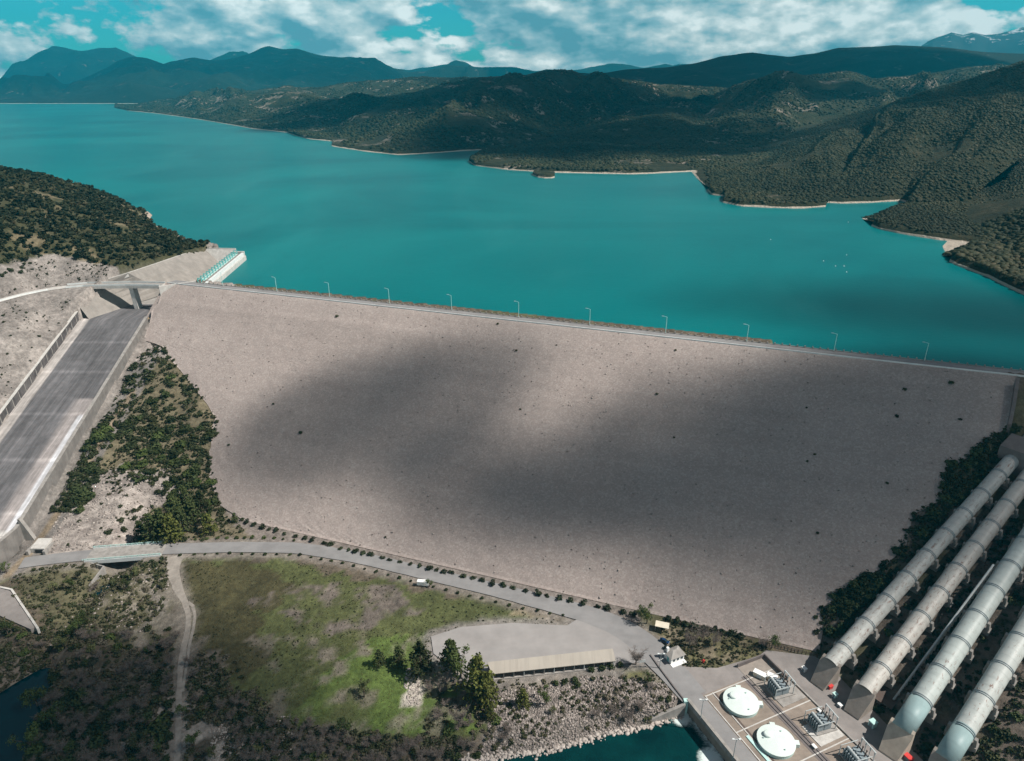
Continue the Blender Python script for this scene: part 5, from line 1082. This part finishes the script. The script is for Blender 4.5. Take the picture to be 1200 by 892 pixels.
# ------------------------------------------------------------------ countable plants
def crown_mesh(name, V, F, m, parent): return raw_mesh(name, V, F, m, parent)
def shrub_proto(seed, mat_, n=230, size=.17, flat=.8, lumps=7, label='x', name='shrub'):
    e = empty(name, (0, 0, 0), label, 'shrub'); V, F = cards(n, size, seed, flat, lumps, .55); crown_mesh('crown', V, F, MT[mat_], e)
    m = MB(); r_ = random.Random(seed)
    for k in range(3):
        an = r_.uniform(0, 6.3); m.tube((0, 0, -.2), (.35*math.cos(an), .35*math.sin(an), .55), .05, .025, 5, False)
    m.build('stem', MT['trunk'], e); return e
def tree_proto(seed, mat_, kind):
    r_ = np.random.default_rng(seed); rr = random.Random(seed); m = MB()
    if kind == 'pine':
        e = empty('pine_tree', (0, 0, 0), 'x', 'tree'); m.tube((0, 0, -.05), (0, 0, .9), .022, .006, 7, False); V = []; F = []
        hs = np.linspace(.12, .97, 15)
        for h in hs:
            R0 = .38*(1-h)**.7+.04; nb_ = 6
            for b in range(nb_):
                an = rr.uniform(0, 6.28); L = R0*rr.uniform(.75, 1.15); tip = (L*math.cos(an), L*math.sin(an), h+rr.uniform(-.03, .03)); m.tube((0, 0, h-.02), tip, .006, .002, 4, False)
                for q in range(13):
                    u = rr.uniform(.25, 1.05); p = np.array(tip)*[u, u, 0]+[0, 0, h-.02+(tip[2]-h+.02)*u]; p = p+r_.normal(size=3)*.018
                    a = r_.normal(size=3); a /= np.linalg.norm(a); b2 = np.cross(a, r_.normal(size=3)); b2 /= np.linalg.norm(b2); s = rr.uniform(.026, .052); k = len(V); V += [p-a*s, p+b2*s*.6, p+a*s, p-b2*s*.6]; F.append([k, k+1, k+2, k+3])
        m.build('trunk', MT['trunk'], e); crown_mesh('crown', np.array(V), np.array(F), MT[mat_], e); return e
    if kind == 'leafy':
        e = empty('leafy_tree', (0, 0, 0), 'x', 'tree'); m.tube((0, 0, -.05), (0, 0, .4), .03, .02, 7, False); V = []; F = []
        for b in range(11):
            an = rr.uniform(0, 6.28); L = rr.uniform(.12, .34); z = rr.uniform(.45, .88); tip = np.array((L*math.cos(an), L*math.sin(an), z)); m.tube((0, 0, .33), tuple(tip), .014, .005, 5, False); R0 = rr.uniform(.11, .2)
            for q in range(62):
                d = r_.normal(size=3); d /= np.linalg.norm(d); p = tip+d*R0*rr.uniform(.5, 1.05); a = np.cross(d+r_.normal(size=3)*.5, r_.normal(size=3)); a /= np.linalg.norm(a); b2 = np.cross(d, a); s = rr.uniform(.02, .04); k = len(V); V += [p-a*s, p+b2*s*.7, p+a*s, p-b2*s*.7]; F.append([k, k+1, k+2, k+3])
        m.build('trunk', MT['trunk'], e); crown_mesh('crown', np.array(V), np.array(F), MT[mat_], e); return e
    e = empty('bare_tree', (0, 0, 0), 'x', 'tree'); m.tube((0, 0, -.05), (0, 0, .28), .03, .022, 6, False); tw = MB()
    for b in range(12):
        an = rr.uniform(0, 6.28); L = rr.uniform(.2, .42); tip = Vector((L*math.cos(an), L*math.sin(an), rr.uniform(.45, .95))); m.tube((0, 0, rr.uniform(.2, .3)), tuple(tip), .013, .004, 5, False)
        for q in range(26):
            u = rr.uniform(.35, 1); p0 = Vector((0, 0, .25)).lerp(tip, u); d = Vector(r_.normal(size=3)); d.z = abs(d.z)*.6; d.normalize(); p1 = p0+d*rr.uniform(.07, .2); tw.tube(tuple(p0), tuple(p1), .005, .002, 3, False)
            for _ in range(2):
                d3 = (d+Vector(r_.normal(size=3))*.8).normalized(); p2 = p0.lerp(p1, rr.uniform(.4, 1)); tw.tube(tuple(p2), tuple(p2+d3*rr.uniform(.05, .12)), .0035, .0015, 3, False)
    m.build('trunk', MT['dead'], e); tw.build('twigs', MT['dead'], e); return e
PROT = {}
FREE = {}
def proto(key, fn):
    if key not in PROT: PROT[key] = fn(); FREE[key] = True
    return PROT[key]
def place(key, fn, loc, s, label, group=None, cat=None, name=None, zs=1.0):
    o = proto(key, fn)
    if FREE[key]: FREE[key] = False
    else: o = copy_tree(o)
    o.location = loc; o.scale = (s, s, s*zs); o.rotation_euler.z = random.uniform(0, 6.28); o['label'] = label
    if group: o['group'] = group
    elif 'group' in o: del o['group']
    if cat: o['category'] = cat
    if name: o.name = name
    return o
def shrub(kind, i, loc, s, label, group=None, zs=1.0, name=None, cat=None):
    mat_ = dict(d='leaf_dark', g='leaf_green', o='leaf_olive', y='leaf_grey', r='leaf_row', b='dead')[kind]
    return place(('s', kind, i % 4), lambda: shrub_proto(100+ord(kind)+i % 4, mat_), loc, s, label, group, cat, name, zs)
def tree(kind, i, loc, h, label, group=None):
    k = kind[0]
    return place(('t', kind, i % 3), lambda: tree_proto(200+i % 3, {'p': 'leaf_pine', 'q': 'leaf_pine2', 'l': 'leaf_green', 'm': 'leaf_olive', 'b': 'dead'}[k], {'p': 'pine', 'q': 'pine', 'l': 'leafy', 'm': 'leafy', 'b': 'bare'}[k]), loc, h, label, group)
def polyl(pts, step, jit=.0):
    pts = np.array(pts, float); seg = np.r_[0, np.cumsum(np.hypot(*np.diff(pts[:, :2], axis=0).T))]; s = []; x = 0
    while x < seg[-1]: s.append(x); x += step*random.uniform(1-jit, 1+jit)
    return [(np.interp(q, seg, pts[:, 0]), np.interp(q, seg, pts[:, 1])) for q in s]
# rows of round bushes
row = polyl([G(*p) for p in ((284,610),(301,617),(330,626),(365,633),(400,644),(450,655),(520,671),(600,690),(700,712),(748,723))], 5.3, .33)
for i, (x, y) in enumerate(row):
    shrub('r', i, (x, y+random.uniform(-.4, .4), float(gz(x, y))-.1), random.uniform(1.5, 2.3), 'round dark bush in the row along the dam toe, %s from the left end' % ordinal(i), 'row of round bushes between the dam toe and the road', random.uniform(.75, 1.2), cat='bush', name='round_bush')
row = polyl([G(*p) for p in ((216,633),(270,631),(320,631),(345,634)) ], 5.0, .2)
for i, (x, y) in enumerate(row):
    shrub('g', i, (x, y, float(gz(x, y))-.1), random.uniform(1.0, 1.6), 'small green bush on the upper road verge near the stream bridge, %s from the left' % ordinal(i), 'bushes on the upper verge of the toe road', cat='bush', name='round_bush')
row = polyl([G(*p) for p in ((212,651),(260,649),(350,651),(400,660),(470,678),(500,686),(560,701),(620,715),(672,724))], 6.0, .15)
for i, (x, y) in enumerate(row):
    shrub('d', i, (x, y, float(gz(x, y))-.1), random.uniform(.95, 1.4), 'small dark bush on the meadow side of the toe road, %s from the left' % ordinal(i), 'small bushes on the meadow verge of the toe road', cat='bush', name='round_bush')
row = polyl([G(*p) for p in ((783,727),(800,733),(830,739),(862,746),(872,750))], 3.9, .15)
for i, (x, y) in enumerate(row):
    shrub('r', i, (x, y, float(gz(x, y))-.1), random.uniform(2.0, 2.7), 'dark bush in the hedge behind the guardhouse, %s from the left' % ordinal(i), 'hedge bushes behind the guardhouse', 1.15, cat='bush', name='round_bush')
row = [(652,803),(662,801),(673,798),(693,786),(705,784),(716,782),(726,780),(677,804)]
for i, (px, py) in enumerate(row):
    p = G(px, py); shrub('d', i, tuple(p), random.uniform(1.6, 2.1), 'dark round bush below the open shed, %s from the left' % ordinal(i), 'bushes along the top of the riverside rocks', cat='bush', name='round_bush')
# meadow and roadside trees: (px, py base, height m, kind, label)
TL = [(445,780,7.5,'p','small lone pine in the meadow, left of the pine pair'), (468,779,9,'p','medium pine in the meadow just left of the tall pines'), (494,790,14.5,'p','tall pine standing left of the yard corner above the white stone patch'),
      (529,787,14.5,'p','tall pine at the left edge of the gravel yard'), (540,793,13,'l','broad green tree among the yard-corner pines'), (560,815,18,'q','tallest pine of the clump with sunlit yellow-green side beside the shed'), (569,824,14,'q','sunlit yellow-green pine at the right end of the clump'),
      (427,817,7.5,'m','lone bushy olive-green tree in the lower meadow'), (406,860,8.5,'l','dark green tree at the lower meadow edge'), (613,828,8,'q','bright green tree on the bank left of its twin below the shed'), (640,826,8,'l','green tree on the bank below the shed middle'), (648,838,4,'m','small pale green tree low on the riverside rocks'),
      (504,688,4.5,'l','small dark tree just right of the white van'), (758,731,9.5,'l','bushy dark tree at the hedge corner beside the white canopy'), (751,727,6,'l','dark tree touching the bushy tree above the road'), (745,779,9,'b','leafless grey tree beside the white sign'), (808,757,8.5,'b','leafless brown tree behind the guardhouse'), (822,752,8,'b','leafless brown tree right of the guardhouse tree'), (836,757,7,'b','leafless low tree on the bank right of the guardhouse'),
      (893,758,6,'b','leafless grey shrub tree at the right end of the hedge'), (904,760,7,'l','green tree at the far right end of the hedge'), (538,850,9,'b','leafless tree under the tall pine clump'), (520,812,7,'b','leafless grey tree beside the white stone patch'), (575,842,6,'q','pale green tree below the pine clump'), (735,845,6,'b','leafless brown tree on the bank near the wing wall'), (718,838,5,'b','leafless shrub tree low on the riverside bank'), (750,832,5.5,'b','leafless tree above the tailrace wall'), (758,800,5,'l','small green tree on the rocks below the sign'),
      (246,625,11,'q','yellow-green round tree at the right end of the pines by the stream bridge'), (276,612,5.5,'p','small dark pine where the bush row begins'), (168,636,12,'p','pine at the left end of the group above the stream bridge'), (180,632,14,'p','second pine of the group above the stream bridge'), (192,628,15,'p','tall pine third from the left above the stream bridge'), (203,634,15,'q','sunlit pine in the middle above the stream bridge'), (214,624,14,'p','tall dark pine right of the sunlit middle pine'), (205,604,13,'p','pine in the second rank behind the bridge pines'), (226,612,13,'p','dark pine near the dam edge in the second rank'), (237,600,13,'p','pine against the dam edge above the round tree'), (218,594,12,'p','pine high in the clump against the rock knoll'), (243,616,10,'l','leafy tree between the round tree and the dam'),
      (157,680,7,'m','olive green tree on the right bank of the gully below the bridge'), (150,690,6.5,'l','green bush tree under the bridge end'), (95,678,6,'m','pale green tree on the left bank of the gully'), (85,690,7,'l','green tree on the slope left of the gully'), (64,695,6,'m','yellow-green tree above the concrete apron'), (90,745,9,'l','dark green tree beside the end of the gully'), (105,735,9,'l','taller dark tree above the thicket on the left'), (75,760,8,'m','olive tree above the pond'), (10,745,9,'l','dark tree at the left edge above the pond'), (8,672,6,'l','dark bush tree tucked below the training wall'), (45,830,12,'l','large dark tree right of the pond'), (62,852,11,'l','dark tree on the pond bank'), (38,880,12,'l','dark tree at the bottom left by the pond'), (215,838,6,'l','dark round tree on the dirt track'), (228,875,7.5,'l','large dark round tree beside the lower dirt track'), (165,880,8,'m','olive tree near the bottom edge left of the track'), (252,889,6,'m','olive bush tree right of the lower track end')]
for i, (px, py, h, k, lb_) in enumerate(TL):
    p = G(px, py); p[2] -= .2; o = tree(k, i, tuple(p), h*(1.12 if k in 'pq' else 1.1), lb_)
# thicket shrubs
QUEUE = []
def patch(poly, n, kinds, s0_, s1_, label, group, dmin=2.0, zs=(.8, 1.2), trees=0, thr=.78, tk_='b', th=(4, 7), tl_=''):
    P_ = clear(area_pts(poly, n*9)); acc = []; m1 = fbm(P_[:, 0]/18, P_[:, 1]/18, 98, 3)
    for p, q in zip(P_, m1):
        if q > thr: continue
        if all((p[0]-b[0])**2+(p[1]-b[1])**2 > dmin**2 for b in acc): acc.append(p)
        if len(acc) >= n: break
    kn = dict(d='dark green', g='mid green', o='olive green', y='grey-green', b='bare brown-grey')
    for i, p in enumerate(acc):
        k = random.choice(kinds); s = s0_+(s1_-s0_)*random.random()**1.6; zc = p[1]*CP-(p[2]-CAMZ)*SP
        QUEUE.append((s/zc, k, i, p, s, kn[k], label, group, random.uniform(*zs)))
patch([(188,402),(208,400),(235,440),(262,480),(258,520),(200,515),(130,510),(150,430)], 150, 'dddggo', 1.8, 4.2, 'in the upper thicket between chute and dam', 'shrubs of the upper thicket', 2.3)
patch([(262,500),(262,560),(262,600),(215,590),(150,560),(110,520),(110,490),(200,500)], 150, 'ddddgg', 2.2, 4.9, 'in the dense middle thicket beside the dam edge', 'shrubs of the middle thicket', 2.4)
patch([(112,500),(120,560),(95,600),(60,600),(60,560),(90,510)], 60, 'ddd', 2.2, 4.6, 'in the strip along the chute wall', 'shrubs along the chute wall', 2.5)
patch([(160,590),(215,590),(262,600),(255,632),(165,640),(120,632)], 26, 'ddgg', 1.6, 3.2, 'around the pines above the stream bridge', 'shrubs around the bridge pines', 2.6)
patch([(70,610),(150,560),(205,565),(160,630),(80,640)], 9, 'dg', 1.0, 2.2, 'on the bare rock knoll', 'shrubs on the rock knoll', 5)
patch([(15,665),(110,662),(190,662),(195,720),(120,750),(10,745)], 90, 'dggoobb', 1.1, 2.9, 'on the gully slopes below the stream bridge', 'shrubs of the stream gully', 3.0)
patch([(100,740),(200,735),(230,790),(205,850),(120,850),(80,790)], 220, 'dgoybbbbb', 1.2, 3.2, 'in the brown thicket left of the dirt track', 'shrubs of the brown thicket', 1.9)
patch([(-30,700),(60,730),(100,770),(50,785),(0,790),(-30,800)], 50, 'ddgob', 1.5, 3.4, 'on the bank above the pond', 'shrubs above the pond', 3.0)
patch([(60,790),(140,830),(200,850),(205,900),(-20,900),(30,850)], 170, 'dddgbb', 1.6, 3.8, 'in the dark wood at the bottom left corner', 'shrubs of the dark wood', 2.1)
patch([(228,760),(275,770),(290,800),(270,860),(225,850)], 44, 'ddgybbb', 1.0, 2.8, 'in the scrub just right of the dirt track', 'shrubs right of the track', 2.6)
patch([(270,815),(330,845),(430,868),(560,862),(560,900),(280,900)], 240, 'dgobbbbb', 1.0, 3.0, 'in the grey scrub belt along the river at the bottom', 'shrubs of the riverside belt', 1.9)
patch([(500,800),(575,830),(600,870),(560,885),(500,860)], 42, 'gobbb', 1.2, 2.8, 'below the pine clump at the yard corner', 'shrubs below the pine clump', 2.6)
patch([(690,820),(740,800),(790,812),(800,835),(745,848),(700,850)], 40, 'ogbbbb', 1.0, 2.4, 'in the brown scrub on the bank above the tailrace', 'shrubs above the tailrace', 2.4)
patch([(775,733),(885,755),(880,766),(840,780),(795,782)], 34, 'gooob', .7, 1.7, 'on the grassy bank behind the guardhouse', 'shrubs behind the guardhouse', 2.4)
patch([(962,765),(955,730),(985,690),(1035,665),(1060,630),(1100,590),(1105,550),(1150,522),(1185,500),(1200,520),(1100,610),(1020,710),(985,760)], 230, 'dddd', 1.8, 3.9, 'in the dark thicket between dam edge and first penstock', 'shrubs along the right dam edge', 2.0)
patch([(985,790),(1060,700),(1150,600),(1260,500),(1260,900),(1100,900),(1040,850)], 240, 'dddgob', 1.0, 2.8, 'growing between the penstocks', 'shrubs between the penstocks', 3.4)
patch([(0,290),(35,296),(60,300),(20,318),(0,325)], 14, 'dg', 1.8, 3.2, 'at the pale clearing beside the wooded spur', 'shrubs at the clearing', 3.5)
patch([(0,320),(60,305),(150,320),(100,330),(0,350)], 16, 'd', .9, 1.6, 'on the grey cut slope above the bridge', 'shrubs on the upper cut slope', 5)
patch([(0,365),(85,350),(70,400),(0,460)], 14, 'd', .9, 1.6, 'on the grey slope left of the chute', 'shrubs on the left slope', 5)
QUEUE.sort(key=lambda q: -q[0]); nl = nb2 = 0; rest = []
for q in QUEUE:
    _, k, i, p, s, kk, label, group, z_ = q; px, py = project(p[0], p[1], p[2])
    vis = -15 < px < 1215 and py < 905
    if k == 'b' and nb2 < 150 and vis: nb2 += 1; place(('t', 'bare', i % 3), lambda: tree_proto(300+i % 3, 'dead', 'bare'), (p[0], p[1], p[2]-.1), s*2.3, 'bare brown-grey shrub '+label, group+', bare ones', 'bare shrub', 'bare_shrub', .8)
    elif k != 'b' and nl < 255 and vis: nl += 1; shrub(k, i, (p[0], p[1], p[2]-.25*s), s, kk+' shrub '+label, group+', '+kk+' ones', z_)
    else: rest.append(q)
P_ = np.array([q[3] for q in rest]); S_ = np.array([q[4] for q in rest]); P_[:, 2] -= .25*S_
rr_ = np.array([dict(d=.18, g=.36, o=.55, y=.62, b=.92)[q[1]] for q in rest])+rng.normal(size=len(rest))*.05
scatter('small_shrubs', [cards(150, .19, 400+k_, .8, 7) for k_ in range(5)], P_, S_, np.clip(rr_, 0, 1), MT['scrub'], 'smaller shrubs filling the thickets of the valley')
# lone shrubs on the dam face
for i, (px, py, s) in enumerate(((353,508,1.7),(395,371,1.3),(320,474,1.1),(268,522,1.1),(583,380,1.1),(605,411,1.0),(1115,450,1.9),(1060,457,1.4),(1051,489,1.5),(1125,492,1.1),(792,411,1.1),(945,478,.8),(1040,567,1.1),(946,541,.9),(955,533,1.0),(958,625,1.0),(955,724,1.4),(770,462,1.0),(652,405,.8),(790,513,.8),(610,480,.9),(230,452,1.0),(452,660-30,.9))):
    q = on_dam(px, py); shrub('d', i, (q[0], q[1], q[2]-.2), s, 'lone dark shrub on the dam face, %s of the scattered ones counted from the left' % ordinal(sorted([353,395,320,268,583,605,1115,1060,1051,1125,792,945,1040,946,955,958,955.5,770,652,790.5,610,230,452]).index(px if (px, py) not in ((955,724), (790,513)) else {955: 955.5, 790: 790.5}[px])), 'lone shrubs on the dam face')

# ------------------------------------------------------------------ sky, sun, clouds, haze, camera
SUNV = Vector((math.cos(R(50))*.985, -math.cos(R(50))*.17, math.sin(R(50)))).normalized()
wd = bpy.data.worlds.new('World'); sc.world = wd; wd.use_nodes = True; t = wd.node_tree; N = t.nodes; bg = N['Background']
def wn(tp, **k):
    x = N.new(tp)
    for a, b in k.items(): setattr(x, a, b)
    return x
def wmath(op, a, b=0.0, cl=False):
    x = wn('ShaderNodeMath', operation=op, use_clamp=cl)
    for i, v in ((0, a), (1, b)):
        if isinstance(v, bpy.types.NodeSocket): t.links.new(v, x.inputs[i])
        else: x.inputs[i].default_value = v
    return x.outputs[0]
sky = wn('ShaderNodeTexSky', sky_type='NISHITA', sun_disc=False); sky.sun_elevation = math.asin(SUNV.z); sky.sun_rotation = math.atan2(SUNV.x, SUNV.y); sky.altitude = 300
tc = wn('ShaderNodeTexCoord'); sx = wn('ShaderNodeSeparateXYZ'); t.links.new(tc.outputs['Generated'], sx.inputs[0])
hy = wmath('ADD', wmath('ABSOLUTE', sx.outputs['Y']), .25)
cu = wmath('DIVIDE', sx.outputs['X'], hy); el = wmath('MAXIMUM', sx.outputs['Z'], 0.0)
cv = el
def cvec(du, dv, w, zs=3.4):
    c = wn('ShaderNodeCombineXYZ'); t.links.new(wmath('MULTIPLY', wmath('ADD', cu, du), 2.0), c.inputs[0]); t.links.new(wmath('MULTIPLY', wmath('ADD', cv, dv), zs), c.inputs[1]); c.inputs[2].default_value = w; return c.outputs[0]
def wnoise(v, s, det, rough=.5, dist=0.0):
    n = wn('ShaderNodeTexNoise'); n.inputs['Scale'].default_value = s; n.inputs['Detail'].default_value = det; n.inputs['Roughness'].default_value = rough; n.inputs['Distortion'].default_value = dist
    t.links.new(v, n.inputs['Vector']); return n.outputs
def cloudn(du, dv):
    v = cvec(du, dv, 5.3); b_ = wnoise(v, 2.3, 5, .55)['Fac']
    nw = wnoise(v, 6.0, 3)['Color']; vm = wn('ShaderNodeVectorMath', operation='MULTIPLY_ADD'); t.links.new(nw, vm.inputs[0]); vm.inputs[1].default_value = (.16, .16, .16); t.links.new(v, vm.inputs[2])
    def puff(sc_):
        x = wn('ShaderNodeTexVoronoi', feature='F1'); x.inputs['Scale'].default_value = sc_; t.links.new(vm.outputs[0], x.inputs['Vector']); return wmath('SUBTRACT', .62, x.outputs['Distance'])
    f = wnoise(v, 22, 6, .6)['Fac']
    return wmath('ADD', wmath('ADD', b_, wmath('MULTIPLY', puff(5.0), .22)), wmath('ADD', wmath('MULTIPLY', puff(13.0), .10), wmath('MULTIPLY', wmath('SUBTRACT', f, .5), .20)))
n0 = cloudn(0, 0); n1_ = cloudn(.010, .014); big = wnoise(cvec(0, 0, 8.0), 1.1, 2)['Fac']
def wr(f, stops):
    x = wn('ShaderNodeValToRGB'); e = x.color_ramp.elements
    while len(e) < len(stops): e.new(.5)
    for i, (p, c) in enumerate(stops): e[i].position = p; e[i].color = (*c, 1) if hasattr(c, '__len__') else (c, c, c, 1)
    t.links.new(f, x.inputs[0]); return x.outputs[0]
def wmix(f, a, b, mode='MIX'):
    x = wn('ShaderNodeMix', data_type='RGBA', blend_type=mode)
    for i, v in ((0, f), (6, a), (7, b)):
        if isinstance(v, bpy.types.NodeSocket): t.links.new(v, x.inputs[i])
        else: x.inputs[i].default_value = (*v, 1) if hasattr(v, '__len__') else v
    return x.outputs[2]
cover = wr(wmath('ADD', n0, wmath('MULTIPLY', wmath('SUBTRACT', big, .5), .5)), [(.375, 0), (.42, 1)])
lit = wmath('ADD', wmath('MULTIPLY', wmath('SUBTRACT', n0, n1_), 4.4), wmath('SUBTRACT', .50, wmath('MULTIPLY', wmath('SUBTRACT', n0, .55), 1.1)), True)
ccol = wr(lit, [(.12, (.16, .30, .35)), (.42, (.36, .50, .53)), (.75, (.78, .82, .78)), (1, (1.22, 1.2, 1.12))])
skc = wmix(1.0, sky.outputs[0], (.06, .085, .085), 'MULTIPLY'); skc = wmix(1.0, skc, (.30, 1.0, 1.05), 'MULTIPLY')
hi_ = wr(el, [(.08, 0), (.35, 1)]); skc = wmix(hi_, skc, wmix(1.0, sky.outputs[0], (.040, .034, .036), 'MULTIPLY')); ccol = wmix(hi_, ccol, (.115, .105, .125))
t.links.new(wmix(cover, skc, ccol), bg.inputs['Color']); bg.inputs['Strength'].default_value = 1.0

su = bpy.data.lights.new('sun', 'SUN'); su.energy = 4.6; su.angle = R(.53); su.color = (1, .95, .88); so = bpy.data.objects.new('sun', su); COL.objects.link(so)
so.rotation_euler = SUNV.to_track_quat('Z', 'Y').to_euler(); so.location = (0, 0, 500)

# clouds high above, whose shade falls on the place
def cloud(P0, rx, ry, dens=.93, soft=.55, seed=0, rot=0.0, brk=.75, nsc=1.5, alt=2450):
    tt_ = (alt-P0[2])/SUNV.z; c = Vector(P0)+SUNV*tt_
    V, F = ico(4, seed, .0, 1.0); nn = (fbm(V[:, 0]*2+9, V[:, 1]*2+V[:, 2]+9, seed, 4)-.5)
    V = V*(1+nn[:, None]*.25); V[:, 2] *= .28
    o = raw_mesh('cloud', V, F, None, None, True); o.location = c; o.scale = (rx, ry, 160); o.rotation_euler.z = rot
    n = NT('cloud_vapour_%d' % seed); ln = n.n('ShaderNodeVectorMath', operation='LENGTH'); fl = n.n('ShaderNodeMapping'); fl.inputs['Scale'].default_value = (1, 1, 0); n.l(n.tc, fl.inputs[0]); n.l(fl.outputs[0], ln.inputs[0])
    q = n.math('ADD', ln.outputs['Value'], n.math('MULTIPLY', n.math('SUBTRACT', n.noise(nsc, 6, .6), .5), brk))
    # two skins are crossed: each lets sqrt(1-dens) through
    k = 1-math.sqrt(1-dens); a_ = n.ramp(q, [(max(.05, 1-soft), k), (1.0-.06, 0)])
    x = n.n('ShaderNodeValToRGB')
    tr_ = n.n('ShaderNodeBsdfTransparent'); df = n.n('ShaderNodeBsdfDiffuse'); df.inputs[0].default_value = (.9, .9, .9, 1); mx = n.n('ShaderNodeMixShader')
    n.l(a_, mx.inputs[0]); n.l(tr_.outputs[0], mx.inputs[1]); n.l(df.outputs[0], mx.inputs[2]); n.l(mx.outputs[0], n.t.nodes['Material Output'].inputs['Surface'])
    o.data.materials.append(n.m); tag(o, kind='stuff')
for args in [((*on_dam(448, 478),), 76, 62, .93, .5, 1, .3), ((*on_dam(612, 565),), 74, 42, .93, .5, 2, -.5), ((*on_dam(905, 505),), 92, 56, .93, .5, 3, -.3), ((*on_dam(1085, 515),), 122, 104, .94, .45, 4, .2), ((*on_dam(740, 592),), 82, 32, .85, .6, 11, -.3),
             (W(60, 850, -90), 120, 62, .90, .55, 5, .2), (W(330, 905, -88), 120, 30, .7, .7, 12, .0), (W(1190, 375, -6), 260, 120, .8, .85, 15, -.3),  # lower-left clouds, out of view, are added also to darken that corner
             (WY(620, 125, 2750), 1150, 800, .97, .35, 7, 0, 1.1, 2.6), (WY(900, 82, 4700), 2300, 1100, .96, .3, 8, 0), (WY(690, 175, 1750), 580, 400, .97, .35, 9, .2, .9, 2.6), (WY(1180, 150, 1550), 460, 430, .85, .5, 10, .4, 1.1, 2.8), (WY(990, 120, 2500), 420, 200, .93, .5, 13, .3, 1.1, 2.8), (WY(200, 90, 8200), 5200, 1700, .6, .3, 14, 0)]:
    P0 = args[0]; rest = list(args[1:]); cloud(tuple(float(v) for v in P0), *rest)

# haze
m = NT('haze_air'); 
for n_ in list(m.t.nodes):
    if n_.bl_idname == 'ShaderNodeBsdfPrincipled': m.t.nodes.remove(n_)
pv = m.n('ShaderNodeVolumePrincipled'); pv.inputs['Color'].default_value = (.0, .42, .60, 1); pv.inputs['Density'].default_value = 6.5e-5; pv.inputs['Anisotropy'].default_value = .0
m.l(pv.outputs[0], m.t.nodes['Material Output'].inputs['Volume'])
b = MB().box(-18500, -900, -101, 18500, 15900, 1500).build('haze', m.m); tag(b, kind='stuff')

cam = bpy.data.cameras.new('camera'); cam.lens = 24; cam.sensor_width = 36; cam.clip_end = 90000; cam.clip_start = 1
co = bpy.data.objects.new('camera', cam); COL.objects.link(co); co.location = (0, 0, CAMZ); co.rotation_euler = (math.pi/2-PITCH, 0, 0); sc.camera = co
sc.view_settings.view_transform = 'Standard'; sc.view_settings.look = 'None'; sc.view_settings.exposure = 0.6; sc.view_settings.gamma = 1
sc.render.engine = 'CYCLES'; sc.cycles.max_bounces = 5; sc.cycles.diffuse_bounces = 2; sc.cycles.glossy_bounces = 2; sc.cycles.volume_bounces = 1; sc.cycles.transparent_max_bounces = 16; sc.cycles.use_denoising = True
